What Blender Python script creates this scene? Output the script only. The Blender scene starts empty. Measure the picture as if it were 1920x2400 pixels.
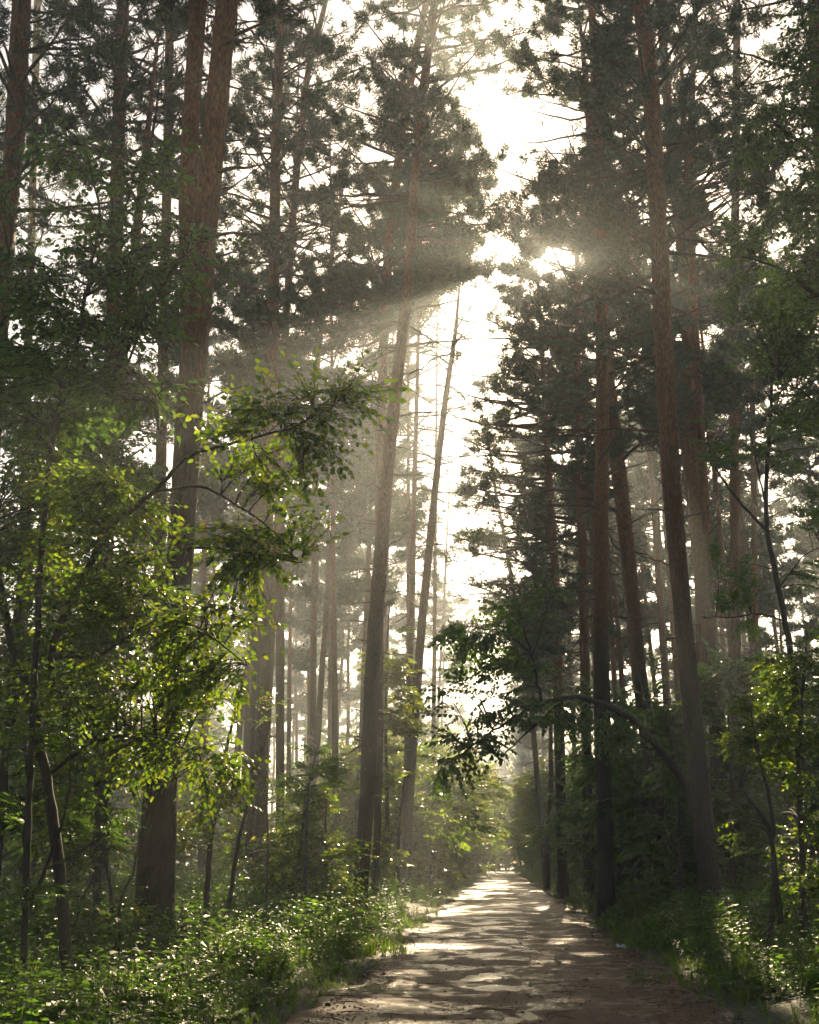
import bpy, math, random
import numpy as np
from mathutils import Vector

R = math.radians
scn = bpy.context.scene
COL = scn.collection
PI = math.pi

# ------------------------------------------------------------------ camera
F = 2400.0; PW, PH = 1725.0, 2156.0           # focal length and frame of the photograph, in its own pixels
CX, CY = PW / 2, PH / 2
HORIZON, VPX = 1815.0, 1050.0
PITCH = math.atan((HORIZON - CY) / F)
YAW = math.atan((VPX - CX) * math.cos(PITCH) / F)
CAMZ = 1.6
CAM = np.array([0.0, 0.0, CAMZ])
FH = np.array([-math.sin(YAW), math.cos(YAW), 0.0])
RT = np.array([math.cos(YAW), math.sin(YAW), 0.0])
UPV = np.array([0, 0, 1.0])
FW = FH * math.cos(PITCH) + UPV * math.sin(PITCH)
UC = -FH * math.sin(PITCH) + UPV * math.cos(PITCH)

def ray(px, py):
    d = FW + RT * ((px - CX) / F) + UC * ((CY - py) / F)
    return d / np.linalg.norm(d)

def at(px, py, D):
    d = ray(px, py)
    return CAM + d * (D / d.dot(FH))

def project(P):
    v = P - CAM
    z = np.maximum(v @ FW, 1e-3)
    return CX + F * (v @ RT) / z, CY - F * (v @ UC) / z, v @ FH

cam_d = bpy.data.cameras.new("camera")
cam = bpy.data.objects.new("camera", cam_d); COL.objects.link(cam)
cam.location = CAM; cam.rotation_euler = (PI / 2 + PITCH, 0, YAW)
cam_d.sensor_fit = 'VERTICAL'; cam_d.sensor_height = 24; cam_d.lens = 24 * F / PH
cam_d.clip_start = 0.1; cam_d.clip_end = 2000
scn.camera = cam

SUN = ray(1178, 552)
SUN_EL = math.asin(SUN[2])
SUN_AZ = math.atan2(SUN[0], SUN[1])            # from +Y towards +X

# ------------------------------------------------------------------ gaps in the canopy
# openings of the canopy where the sky shows (direction ellipses) and where single sunbeams come down to the ground (tubes along the sun)
HOLES = [(1178, 552, 58, 38, 1.0), (1085, 592, 34, 14, .9), (1120, 262, 120, 62, .97), (1020, 215, 60, 40, .9), (1190, 290, 50, 40, .9),
         (985, 640, 55, 40, .95), (965, 690, 60, 60, .92), (905, 745, 45, 60, .9), (940, 830, 62, 80, .95), (932, 960, 46, 100, .95), (900, 900, 45, 60, .85),
         (930, 1085, 40, 70, .9), (955, 1190, 40, 50, .8), (1050, 660, 40, 30, .7), (1090, 360, 50, 40, .6), (1160, 340, 50, 30, .6),
         (520, 40, 26, 50, .95), (705, 45, 45, 45, .9), (640, 20, 30, 30, .7), (800, 60, 30, 40, .7), (760, 210, 40, 40, .6),
         (1360, 461, 13, 13, 1.0), (1515, 425, 40, 28, .9), (1490, 385, 30, 25, .8), (1600, 150, 60, 35, .8), (1505, 530, 40, 30, .7), (1500, 215, 40, 22, .7),
         (1400, 830, 25, 70, .8), (1490, 690, 25, 60, .6), (690, 520, 35, 60, .7), (490, 640, 22, 60, .7), (480, 500, 20, 40, .6), (640, 470, 30, 40, .5), (745, 420, 30, 30, .6),
         (20, 430, 22, 70, .8), (25, 240, 20, 40, .6), (100, 200, 30, 40, .5), (265, 660, 30, 50, .7), (300, 760, 30, 40, .5), (330, 100, 20, 30, .5), (620, 240, 22, 60, .5)]
HOLES = np.array(HOLES)

def gz(x, y):
    x = np.asarray(x, float); y = np.asarray(y, float)
    d = np.maximum(np.maximum(-2.3 - x, x - 2.75), 0)
    s = np.clip(d / 3.0, 0, 1); s = s * s * (3 - 2 * s)
    return 0.28 * s + 0.05 * s * (np.sin(x * 1.3 + y * .7) + np.sin(y * 1.1 - x * .4)) + 0.01 * d

def ground_at(px, py):
    d = ray(px, py); t = -CAM[2] / d[2]
    return CAM + d * t

BEAMS = []
for (px, py, r) in [(790, 2085, .48), (765, 2120, .42), (830, 2055, .3), (1010, 2070, .46), (1000, 2095, .36), (1020, 2140, .2), (880, 2010, .3), (905, 1995, .35), (820, 2010, .25),
                    (1160, 2030, .3), (1150, 2050, .25), (1200, 2122, .25), (1090, 2060, .2), (1130, 2000, .3), (960, 2000, .35), (1040, 1985, .3), (920, 2130, .22),
                    (980, 1878, .7), (940, 1890, .6), (1040, 1850, 1.2), (1000, 1862, .8), (1180, 1985, .35), (1240, 2010, .25), (860, 2075, .22)]:
    BEAMS.append((ground_at(px, py), r))
def beam_px(px, py, D, r): BEAMS.append((at(px, py, D), r))
for q in [(385, 1290, 12.5, .7), (430, 1420, 12.5, .8), (330, 1560, 13, .8), (480, 1380, 12, .6), (300, 1420, 13, .5), (440, 1570, 13, .6), (350, 1200, 12.5, .4), (250, 1650, 14, .5), (560, 1520, 19, .6),
          (450, 1960, 18, .7), (560, 2010, 18, .6), (350, 2000, 15, .5), (100, 2000, 14, .6), (640, 1980, 22, .6), (860, 1950, 30, .9), (840, 1900, 38, 1.2), (700, 1660, 30, .6), (600, 1650, 25, .5), (810, 1700, 42, .9), (880, 1650, 55, 1.4), (870, 1350, 48, 1.2),
          (1660, 1630, 20, .5), (1560, 1850, 22, .4), (1500, 1950, 22, .3), (1650, 1420, 19, .35), (1700, 1980, 16, .4)]:
    beam_px(*q)
# the wide shafts of light standing in the mist left of the road
for q in [(960, 1550, 75, 3.0), (1000, 1700, 95, 3.0), (930, 1640, 64, 2.0), (1010, 1760, 110, 3.0), (880, 1500, 60, 1.8), (930, 1400, 62, 2.0), (700, 1550, 46, 1.2), (620, 1400, 44, 1.2), (1640, 1150, 48, 1.5), (1560, 1000, 52, 1.6), (1700, 1250, 45, 1.6), (1450, 1250, 58, 1.6), (1390, 1150, 60, 1.4), (1200, 1300, 75, 1.6)]:
    beam_px(*q)
for q in [(825, 820, 35, 1.4), (850, 700, 36, .9), (735, 1120, 33, 1.0), (600, 1050, 30, .9), (690, 940, 32, .8), (650, 1180, 31, 1.1), (590, 1400, 30, .9), (540, 1200, 28, .7), (480, 900, 27, .7), (700, 1480, 36, .9), (30, 430, 24, .9), (1268, 640, 34, .8), (1400, 1980, 24, .7), (1350, 1960, 26, .8), (1250, 1920, 34, .9), (1450, 2030, 18, .6), (1550, 1960, 20, .6), (1180, 1890, 48, 1.2), (1650, 2080, 13, .5), (1420, 1850, 30, .9), (1330, 1750, 36, 1.0), (1230, 1650, 44, 1.2), (470, 1500, 20, .7), (540, 1620, 20, .6), (450, 1640, 19.6, .6), (650, 1720, 27, .7), (1600, 2050, 15, .5), (1300, 1900, 32, .8), (1500, 2010, 19, .6), (1700, 1900, 18, .6), (1400, 1700, 31, .8), (1560, 1700, 28, .7), (1200, 1780, 45, 1.0), (1640, 1500, 19, .6), (1690, 700, 15, .5), (1600, 560, 15, .4)]:
    beam_px(*q)
BP = np.array([b[0] for b in BEAMS]); BR = np.array([b[1] for b in BEAMS])

def keep_mask(P, rng, pad=0.12, tmin=2.0, holes=True, beams=True):
    k = np.ones(len(P), bool)
    if holes:
        x, y, d = project(P)
        for (hx, hy, rx, ry, pr) in HOLES:
            e = ((x - hx) / rx) ** 2 + ((y - hy) / ry) ** 2
            edge = 1.0 + 0.35 * np.sin(x * .11 + y * .07) * np.cos(y * .13)
            k &= ~((e < edge) & (d > 17) & (rng.random(len(P)) < pr))
        g = (np.sin(x * .083 + 1.7 * np.sin(y * .041 + 1)) * np.sin(y * .097 + 1.5 * np.sin(x * .052)) + .8 * np.sin(x * .19 + y * .11) * np.sin(y * .21 - x * .05 + 2) + .35 * np.sin(x * .031) * np.sin(y * .037 + 1) + .5 * np.sin(x * .33 + y * .12) * np.sin(y * .37 - x * .14))
        k &= ~((g > np.where(((x < 790) & (y < 560)) | ((x < 700) & (y < 760)) | ((x > 1330) & (y < 540)) | ((x > 860) & (x < 1250) & (y < 180)), -.32, np.where((x > 1290) & (y < 900), .1, np.where((x > 1010) & (x < 1290) & (y > 640) & (y < 1250), -.02, .4)))) & (d > 17) & (y < 1250) & (rng.random(len(P)) < .95))
    if beams:
        for p, r in zip(BP, BR):
            v = P - p
            t = v @ SUN
            dd = np.linalg.norm(v - t[:, None] * SUN, axis=1)
            k &= ~((dd < r + .12 + pad * rng.random(len(P))) & (t > tmin))
    return k

# ------------------------------------------------------------------ mesh helpers
class MB:
    def __init__(s): s.v = []; s.f = []; s.n = 0
    def add(s, V, Fc, mat=0, smooth=True):
        V = np.asarray(V, np.float32).reshape(-1, 3); Fc = np.asarray(Fc, np.int64)
        if len(V) == 0 or len(Fc) == 0: return
        s.v.append(V); s.f.append((Fc + s.n, mat, smooth)); s.n += len(V)
    def build(s, name, mats, parent=None, origin=(0, 0, 0)):
        me = bpy.data.meshes.new(name)
        V = np.concatenate(s.v) - np.asarray(origin, np.float32)
        me.vertices.add(len(V)); me.vertices.foreach_set("co", V.astype(np.float32).ravel())
        lv = np.concatenate([f.ravel() for f, m, sm in s.f])
        tot = np.concatenate([np.full(len(f), f.shape[1]) for f, m, sm in s.f])
        mi = np.concatenate([np.full(len(f), m) for f, m, sm in s.f])
        sm = np.concatenate([np.full(len(f), sm) for f, m, sm in s.f])
        me.loops.add(len(lv)); me.loops.foreach_set("vertex_index", lv.astype(np.int32))
        me.polygons.add(len(tot))
        st = np.concatenate([[0], np.cumsum(tot)[:-1]])
        me.polygons.foreach_set("loop_start", st.astype(np.int32))
        try: me.polygons.foreach_set("loop_total", tot.astype(np.int32))
        except Exception: pass
        me.polygons.foreach_set("material_index", mi.astype(np.int32))
        me.polygons.foreach_set("use_smooth", sm.astype(bool))
        for m in (mats if isinstance(mats, (list, tuple)) else [mats]): me.materials.append(m)
        me.update(calc_edges=True)
        o = bpy.data.objects.new(name, me); COL.objects.link(o)
        if parent is not None: o.parent = parent
        else: o.location = origin
        return o

def tag(o, label=None, cat=None, group=None, kind=None):
    if label: o["label"] = label
    if cat: o["category"] = cat
    if group: o["group"] = group
    if kind: o["kind"] = kind
    return o

def empty(name, loc, label, cat, group=None):
    o = bpy.data.objects.new(name, None); COL.objects.link(o)
    o.location = loc; o.empty_display_size = .3
    return tag(o, label, cat, group)

def copy_tree(o, parent=None):
    c = o.copy(); COL.objects.link(c)
    if parent is not None: c.parent = parent
    for ch in list(o.children): copy_tree(ch, c)
    return c

def nrm(a):
    return a / np.maximum(np.linalg.norm(a, axis=-1, keepdims=True), 1e-9)

def tubes(P, Rd, S, wob=None):
    P = np.asarray(P, float); Rd = np.asarray(Rd, float)
    if P.ndim == 2: P = P[None]; Rd = Rd[None]
    B, N, _ = P.shape
    T = nrm(np.gradient(P, axis=1))
    m = np.abs(T[:, :, 2]).mean(axis=1) > 0.8
    ref = np.where(m[:, None], np.array([[0, 1.0, 0]]), np.array([[0, 0, 1.0]]))[:, None, :]
    U = nrm(np.cross(T, np.broadcast_to(ref, T.shape))); V = np.cross(T, U)
    a = np.arange(S) * 2 * PI / S
    rr = Rd[:, :, None] * (1 if wob is None else wob)
    ring = P[:, :, None, :] + (rr * np.cos(a))[..., None] * U[:, :, None, :] + (rr * np.sin(a))[..., None] * V[:, :, None, :]
    base = (np.arange(B) * N * S)[:, None, None] + (np.arange(N - 1) * S)[None, :, None]
    k = np.arange(S)[None, None, :]; k2 = (k + 1) % S
    Fc = np.stack([base + k, base + k2, base + S + k2, base + S + k], axis=-1).reshape(-1, 4)
    return ring.reshape(-1, 3), Fc

def resample(P, n):
    P = np.asarray(P, float)
    d = np.concatenate([[0], np.cumsum(np.linalg.norm(np.diff(P, axis=0), axis=1))])
    t = np.linspace(0, d[-1], n)
    Q = np.stack([np.interp(t, d, P[:, i]) for i in range(P.shape[1])], axis=1)
    for _ in range(2):                           # round off the corners
        Q[1:-1] = (Q[:-2] + 2 * Q[1:-1] + Q[2:]) / 4
    return Q

def frames(X, up, rng=None, roll=0.0):
    """rotation matrices (n,3,3) whose columns are X, Y, Z with Z near up"""
    X = nrm(X)
    Y = nrm(np.cross(np.broadcast_to(up, X.shape), X))
    Z = np.cross(X, Y)
    if rng is not None and roll:
        a = rng.normal(0, roll, len(X))[:, None]
        Y, Z = Y * np.cos(a) + Z * np.sin(a), Z * np.cos(a) - Y * np.sin(a)
    return np.stack([X, Y, Z], axis=-1)

def place(mb, tv, tf, pos, M, sc, mat=0, smooth=False):
    """instances of template tv (V,3) with faces tf at pos with rotations M (n,3,3) and scales"""
    n = len(pos)
    if n == 0: return
    V = np.einsum('nij,vj->nvi', M * np.asarray(sc)[:, None, None], tv) + pos[:, None, :]
    Fc = (tf[None] + (np.arange(n) * len(tv))[:, None, None]).reshape(-1, tf.shape[1])
    mb.add(V.reshape(-1, 3), Fc, mat, smooth)

# ------------------------------------------------------------------ materials
def mat(name):
    m = bpy.data.materials.new(name); m.use_nodes = True
    nt = m.node_tree; nt.nodes.clear()
    out = nt.nodes.new("ShaderNodeOutputMaterial")
    return m, nt, out

def N(nt, t, **kw):
    n = nt.nodes.new(t)
    for k, v in kw.items():
        if k.startswith("i_"):
            n.inputs[k[2:].replace("_", " ")].default_value = v
        else: setattr(n, k, v)
    return n

def ramp(nt, stops):
    r = nt.nodes.new("ShaderNodeValToRGB"); e = r.color_ramp.elements
    while len(e) < len(stops): e.new(0.5)
    for el, (p, c) in zip(e, stops):
        el.position = p; el.color = (*c, 1) if len(c) == 3 else c
    return r

def leaf_material(name, cols, trans, tw=0.5, rough=.38, spec=.5):
    m, nt, out = mat(name); L = nt.links
    g = N(nt, "ShaderNodeNewGeometry")
    r = ramp(nt, [(i / max(1, len(cols) - 1), c) for i, c in enumerate(cols)])
    L.new(g.outputs["Random Per Island"], r.inputs[0])
    p = N(nt, "ShaderNodeBsdfPrincipled"); p.inputs["Roughness"].default_value = rough
    p.inputs["Specular IOR Level"].default_value = spec
    L.new(r.outputs[0], p.inputs["Base Color"])
    t = N(nt, "ShaderNodeBsdfTranslucent")
    mx = N(nt, "ShaderNodeMix", data_type='RGBA', blend_type='MULTIPLY'); mx.inputs[0].default_value = 1
    L.new(r.outputs[0], mx.inputs[6]); mx.inputs[7].default_value = (*trans, 1)
    L.new(mx.outputs[2], t.inputs["Color"])
    ms = N(nt, "ShaderNodeMixShader"); ms.inputs[0].default_value = tw
    L.new(p.outputs[0], ms.inputs[1]); L.new(t.outputs[0], ms.inputs[2]); L.new(ms.outputs[0], out.inputs[0])
    return m

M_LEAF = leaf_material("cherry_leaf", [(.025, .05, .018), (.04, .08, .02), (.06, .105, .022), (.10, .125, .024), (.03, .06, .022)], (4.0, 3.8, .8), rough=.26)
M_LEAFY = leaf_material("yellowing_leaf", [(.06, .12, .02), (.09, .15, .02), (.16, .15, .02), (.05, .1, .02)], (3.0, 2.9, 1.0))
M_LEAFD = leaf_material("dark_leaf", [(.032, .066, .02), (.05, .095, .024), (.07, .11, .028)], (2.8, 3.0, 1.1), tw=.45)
M_HERB = leaf_material("herb_leaf", [(.035, .07, .018), (.055, .1, .022), (.07, .12, .03), (.045, .09, .025), (.04, .07, .02)], (2.9, 3.1, 1.0), rough=.42, spec=.35)
M_GRASS = leaf_material("grass_blade", [(.05, .1, .02), (.08, .14, .03), (.12, .14, .05)], (2.5, 2.5, 1.0))
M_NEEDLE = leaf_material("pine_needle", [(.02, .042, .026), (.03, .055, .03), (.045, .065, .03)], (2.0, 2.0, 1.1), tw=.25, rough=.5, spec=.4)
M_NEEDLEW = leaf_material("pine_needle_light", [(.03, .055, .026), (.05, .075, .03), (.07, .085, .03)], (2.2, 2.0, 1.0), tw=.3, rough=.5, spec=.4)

def bark_pine():
    m, nt, out = mat("pine_bark"); L = nt.links
    tc = N(nt, "ShaderNodeTexCoord"); mp = N(nt, "ShaderNodeMapping"); mp.inputs["Scale"].default_value = (8, 8, 2.6)
    L.new(tc.outputs["Object"], mp.inputs[0])
    vo = N(nt, "ShaderNodeTexVoronoi", feature='DISTANCE_TO_EDGE'); vo.inputs["Scale"].default_value = 1.6
    no = N(nt, "ShaderNodeTexNoise"); no.inputs["Scale"].default_value = 3.0; no.inputs["Detail"].default_value = 6
    L.new(mp.outputs[0], no.inputs["Vector"])
    wv = N(nt, "ShaderNodeVectorMath", operation='MULTIPLY_ADD'); wv.inputs[1].default_value = (.5, .5, .5)
    L.new(no.outputs["Color"], wv.inputs[0]); L.new(mp.outputs[0], wv.inputs[2]); L.new(wv.outputs[0], vo.inputs["Vector"])
    sep = N(nt, "ShaderNodeSeparateXYZ"); L.new(tc.outputs["Object"], sep.inputs[0])
    n2 = N(nt, "ShaderNodeTexNoise"); n2.inputs["Scale"].default_value = .9; n2.inputs["Detail"].default_value = 3
    L.new(tc.outputs["Object"], n2.inputs["Vector"])
    ad = N(nt, "ShaderNodeMath", operation='MULTIPLY_ADD'); ad.inputs[1].default_value = 6; L.new(n2.outputs[0], ad.inputs[0]); L.new(sep.outputs[2], ad.inputs[2])
    mr = N(nt, "ShaderNodeMapRange"); mr.inputs[1].default_value = 9; mr.inputs[2].default_value = 17; L.new(ad.outputs[0], mr.inputs[0])
    low = ramp(nt, [(0, (.006, .005, .004)), (.2, (.018, .013, .01)), (.6, (.036, .026, .019))]); L.new(vo.outputs["Distance"], low.inputs[0])
    hi = ramp(nt, [(.3, (.07, .027, .011)), (.55, (.2, .074, .027)), (.75, (.33, .135, .052))]); L.new(no.outputs[0], hi.inputs[0])
    mx = N(nt, "ShaderNodeMix", data_type='RGBA'); L.new(mr.outputs[0], mx.inputs[0]); L.new(low.outputs[0], mx.inputs[6]); L.new(hi.outputs[0], mx.inputs[7])
    p = N(nt, "ShaderNodeBsdfPrincipled"); p.inputs["Roughness"].default_value = .8; p.inputs["Specular IOR Level"].default_value = .3
    L.new(mx.outputs[2], p.inputs["Base Color"])
    b = N(nt, "ShaderNodeBump"); b.inputs["Strength"].default_value = 1; b.inputs["Distance"].default_value = .05
    s2 = N(nt, "ShaderNodeMath", operation='MINIMUM'); s2.inputs[1].default_value = .25; L.new(vo.outputs["Distance"], s2.inputs[0])
    s3 = N(nt, "ShaderNodeMath", operation='MULTIPLY_ADD'); s3.inputs[1].default_value = .25; L.new(no.outputs[0], s3.inputs[0]); L.new(s2.outputs[0], s3.inputs[2])
    L.new(s3.outputs[0], b.inputs["Height"]); L.new(b.outputs[0], p.inputs["Normal"]); L.new(p.outputs[0], out.inputs[0])
    return m
M_BARK = bark_pine()

def simple_bark(name, c0, c1, sc=14):
    m, nt, out = mat(name); L = nt.links
    tc = N(nt, "ShaderNodeTexCoord"); mp = N(nt, "ShaderNodeMapping"); mp.inputs["Scale"].default_value = (1, 1, .35); L.new(tc.outputs["Object"], mp.inputs[0])
    no = N(nt, "ShaderNodeTexNoise"); no.inputs["Scale"].default_value = sc; no.inputs["Detail"].default_value = 5; L.new(mp.outputs[0], no.inputs["Vector"])
    r = ramp(nt, [(.3, c0), (.7, c1)]); L.new(no.outputs[0], r.inputs[0])
    p = N(nt, "ShaderNodeBsdfPrincipled"); p.inputs["Roughness"].default_value = .75; p.inputs["Specular IOR Level"].default_value = .3; L.new(r.outputs[0], p.inputs["Base Color"])
    b = N(nt, "ShaderNodeBump"); b.inputs["Strength"].default_value = .6; b.inputs["Distance"].default_value = .01; L.new(no.outputs[0], b.inputs["Height"])
    L.new(b.outputs[0], p.inputs["Normal"]); L.new(p.outputs[0], out.inputs[0])
    return m
M_LIMB = simple_bark("pine_limb_bark", (.05, .035, .025), (.13, .085, .055))
M_STEM = simple_bark("cherry_bark", (.03, .024, .02), (.075, .06, .05), 20)

def ground_material():
    m, nt, out = mat("forest_floor"); L = nt.links
    tc = N(nt, "ShaderNodeTexCoord")
    n1 = N(nt, "ShaderNodeTexNoise"); n1.inputs["Scale"].default_value = 1.2; n1.inputs["Detail"].default_value = 8; L.new(tc.outputs["Object"], n1.inputs["Vector"])
    r = ramp(nt, [(.3, (.02, .022, .01)), (.5, (.035, .05, .016)), (.7, (.06, .05, .028))]); L.new(n1.outputs[0], r.inputs[0])
    p = N(nt, "ShaderNodeBsdfPrincipled"); p.inputs["Roughness"].default_value = .8; L.new(r.outputs[0], p.inputs["Base Color"])
    n2 = N(nt, "ShaderNodeTexNoise"); n2.inputs["Scale"].default_value = 14; n2.inputs["Detail"].default_value = 6; L.new(tc.outputs["Object"], n2.inputs["Vector"])
    b = N(nt, "ShaderNodeBump"); b.inputs["Strength"].default_value = 1; b.inputs["Distance"].default_value = .06; L.new(n2.outputs[0], b.inputs["Height"])
    L.new(b.outputs[0], p.inputs["Normal"]); L.new(p.outputs[0], out.inputs[0])
    return m

def road_material():
    m, nt, out = mat("wet_dirt"); L = nt.links
    tc = N(nt, "ShaderNodeTexCoord")
    mp = N(nt, "ShaderNodeMapping"); mp.inputs["Scale"].default_value = (.9, .75, 1); L.new(tc.outputs["Object"], mp.inputs[0])
    n1 = N(nt, "ShaderNodeTexNoise"); n1.inputs["Scale"].default_value = 1.3; n1.inputs["Detail"].default_value = 9; n1.inputs["Roughness"].default_value = .62; n1.inputs["Distortion"].default_value = .6; L.new(mp.outputs[0], n1.inputs["Vector"])
    n2 = N(nt, "ShaderNodeTexNoise"); n2.inputs["Scale"].default_value = 38; n2.inputs["Detail"].default_value = 8; n2.inputs["Roughness"].default_value = .75; L.new(tc.outputs["Object"], n2.inputs["Vector"])
    n3 = N(nt, "ShaderNodeTexNoise"); n3.inputs["Scale"].default_value = 6; n3.inputs["Detail"].default_value = 6; n3.inputs["Roughness"].default_value = .65; L.new(tc.outputs["Object"], n3.inputs["Vector"])
    n4 = N(nt, "ShaderNodeTexNoise"); n4.inputs["Scale"].default_value = .5; n4.inputs["Detail"].default_value = 4; L.new(tc.outputs["Object"], n4.inputs["Vector"])
    hs = N(nt, "ShaderNodeMath", operation='MULTIPLY_ADD'); hs.inputs[1].default_value = .6; L.new(n3.outputs[0], hs.inputs[0])
    h2 = N(nt, "ShaderNodeMath", operation='MULTIPLY'); h2.inputs[1].default_value = .5; L.new(n2.outputs[0], h2.inputs[0]); L.new(h2.outputs[0], hs.inputs[2])
    r = ramp(nt, [(.38, (.018, .0085, .0045)), (.52, (.056, .027, .0135)), (.66, (.135, .07, .037))]); L.new(hs.outputs[0], r.inputs[0])
    tint = ramp(nt, [(.35, (.75, .72, .7)), (.65, (1.15, 1.0, .9))]); L.new(n4.outputs[0], tint.inputs[0])
    tm = N(nt, "ShaderNodeMix", data_type='RGBA', blend_type='MULTIPLY'); tm.inputs[0].default_value = 1; L.new(r.outputs[0], tm.inputs[6]); L.new(tint.outputs[0], tm.inputs[7])
    wet = N(nt, "ShaderNodeMapRange", interpolation_type='SMOOTHSTEP'); wet.inputs[1].default_value = .50; wet.inputs[2].default_value = .57; L.new(n1.outputs[0], wet.inputs[0])
    dk = N(nt, "ShaderNodeMix", data_type='RGBA', blend_type='MULTIPLY'); L.new(wet.outputs[0], dk.inputs[0]); L.new(tm.outputs[2], dk.inputs[6]); dk.inputs[7].default_value = (.72, .68, .65, 1)
    p = N(nt, "ShaderNodeBsdfPrincipled"); L.new(dk.outputs[2], p.inputs["Base Color"])
    rg = N(nt, "ShaderNodeMapRange"); rg.inputs[3].default_value = .55; rg.inputs[4].default_value = .27; L.new(wet.outputs[0], rg.inputs[0])
    L.new(rg.outputs[0], p.inputs["Roughness"]); sp = N(nt, "ShaderNodeMapRange"); sp.inputs[3].default_value = .22; sp.inputs[4].default_value = .6; L.new(wet.outputs[0], sp.inputs[0]); L.new(sp.outputs[0], p.inputs["Specular IOR Level"])
    b = N(nt, "ShaderNodeBump"); b.inputs["Distance"].default_value = .012
    bs = N(nt, "ShaderNodeMapRange"); bs.inputs[3].default_value = 1.0; bs.inputs[4].default_value = .45; L.new(wet.outputs[0], bs.inputs[0]); L.new(bs.outputs[0], b.inputs["Strength"])
    L.new(n2.outputs[0], b.inputs["Height"]); L.new(b.outputs[0], p.inputs["Normal"]); L.new(p.outputs[0], out.inputs[0])
    return m

def plain(name, c, rough=.6, spec=.4):
    m, nt, out = mat(name)
    tc = N(nt, "ShaderNodeTexCoord"); no = N(nt, "ShaderNodeTexNoise"); no.inputs["Scale"].default_value = 8; nt.links.new(tc.outputs["Object"], no.inputs["Vector"])
    r = ramp(nt, [(.3, tuple(x * .75 for x in c)), (.7, c)]); nt.links.new(no.outputs[0], r.inputs[0])
    p = N(nt, "ShaderNodeBsdfPrincipled"); p.inputs["Roughness"].default_value = rough; p.inputs["Specular IOR Level"].default_value = spec
    nt.links.new(r.outputs[0], p.inputs["Base Color"]); nt.links.new(p.outputs[0], out.inputs[0])
    return m

# ------------------------------------------------------------------ templates
def leaf_shape(hi=True, w=.27):
    if hi:
        v = np.array([(0, 0, 0), (.28, w, .05), (.68, w * .8, .02), (1, 0, -.1), (.68, -w * .8, .02), (.28, -w, .05)], float)
        f = np.array([(0, 3, 2, 1), (0, 5, 4, 3)])
    else:
        v = np.array([(0, 0, 0), (.45, w, .05), (1, 0, -.08), (.45, -w, .05)], float)
        f = np.array([(0, 2, 1), (0, 3, 2)])
    return v, f

def twig_template(rng, nleaf, leaf, hi=True, w=.27, droop=.35, spread=55, terminal=True):
    """a twig of length 1 along +X with alternate leaves; leaf = leaf length"""
    lv, lf = leaf_shape(hi, w)
    t = np.linspace(.12, 1, nleaf)
    pos = np.stack([t, .04 * np.sin(t * 7 + rng.random() * 6), -.12 * t * t], 1)
    side = np.where(np.arange(nleaf) % 2, 1, -1.0)
    a = np.radians(spread) * side * (1 - .25 * t) + rng.normal(0, .25, nleaf)
    if terminal: a[-1] = 0
    d = np.stack([np.cos(a), np.sin(a), -droop - .3 * rng.random(nleaf)], 1)
    M = frames(d, np.array([0, 0, 1.0]), rng, .55)
    sc = leaf * (.75 + .45 * rng.random(nleaf))
    V = np.einsum('nij,vj->nvi', M * sc[:, None, None], lv) + pos[:, None]
    Fl = (lf[None] + (np.arange(nleaf) * len(lv))[:, None, None]).reshape(-1, lf.shape[1])
    sp = np.stack([np.linspace(0, 1, 4), .04 * np.sin(np.linspace(0, 1, 4) * 7), -.12 * np.linspace(0, 1, 4) ** 2], 1)
    sv, sf = tubes(sp, np.array([.012, .009, .006, .003]), 3)
    return V.reshape(-1, 3), Fl, sv, sf

def pinnate_template(rng, pairs=6, w=.17):
    lv, lf = leaf_shape(False, w)
    Vs = []; Fs = []; n = 0
    for i in range(pairs + 1):
        t = .2 + .75 * i / pairs
        for s in ((-1, 1) if i < pairs else (0,)):
            a = s * R(62)
            d = np.array([[math.cos(a), math.sin(a), -.15 + rng.normal(0, .1)]])
            M = frames(d, np.array([0, 0, 1.0]), rng, .3)
            Vs.append((lv * .33 * (1 - .25 * abs(t - .5))) @ M[0].T + np.array([t, 0, -.2 * t * t])); Fs.append(lf + n); n += len(lv)
    sp = np.stack([np.linspace(0, 1, 4), np.zeros(4), -.2 * np.linspace(0, 1, 4) ** 2], 1)
    sv, sf = tubes(sp, np.array([.012, .009, .006, .003]), 3)
    return np.concatenate(Vs), np.concatenate(Fs), sv, sf

rng0 = np.random.default_rng(5)
NEEDLES = {}
for key, K in (("hi", 26), ("mid", 16), ("lo", 10)):
    tl = []
    for v in range(4):
        t = rng0.uniform(-.9, .6, K); a = rng0.uniform(0, 2 * PI, K)
        base = np.stack([0.12 * np.cos(a), .12 * np.sin(a), t], 1)
        d = np.stack([np.cos(a), np.sin(a), rng0.uniform(.2, 1.1, K)], 1); d = nrm(d)
        side = nrm(np.cross(d, rng0.normal(0, 1, (K, 3))))
        w = {"hi": .085, "mid": .12, "lo": .19}[key]
        tri = np.stack([base + side * w, base - side * w, base + d * rng0.uniform(.8, 1.25, (K, 1))], 1)
        tl.append(tri.reshape(-1, 3))
    NEEDLES[key] = (tl, np.arange(K * 3).reshape(K, 3))

def twigset(seed, n, nleaf, leaf, **kw):
    rg = np.random.default_rng(seed)
    return [twig_template(rg, nleaf, leaf, **kw) for _ in range(n)]
TW_BIG = twigset(1, 6, 8, .15, hi=True, w=.31, droop=.3)
TW_MED = twigset(2, 5, 9, .165, hi=True, w=.28, droop=.2)
TW_SMALL = twigset(3, 5, 12, .2, hi=False, w=.36, droop=.25)
TW_FAR = twigset(4, 4, 10, .27, hi=False, w=.34, droop=.2)
TW_HANG = twigset(6, 5, 9, .16, hi=True, w=.38, droop=.7)
TW_ROWAN = [pinnate_template(np.random.default_rng(7 + i)) for i in range(4)]

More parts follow.
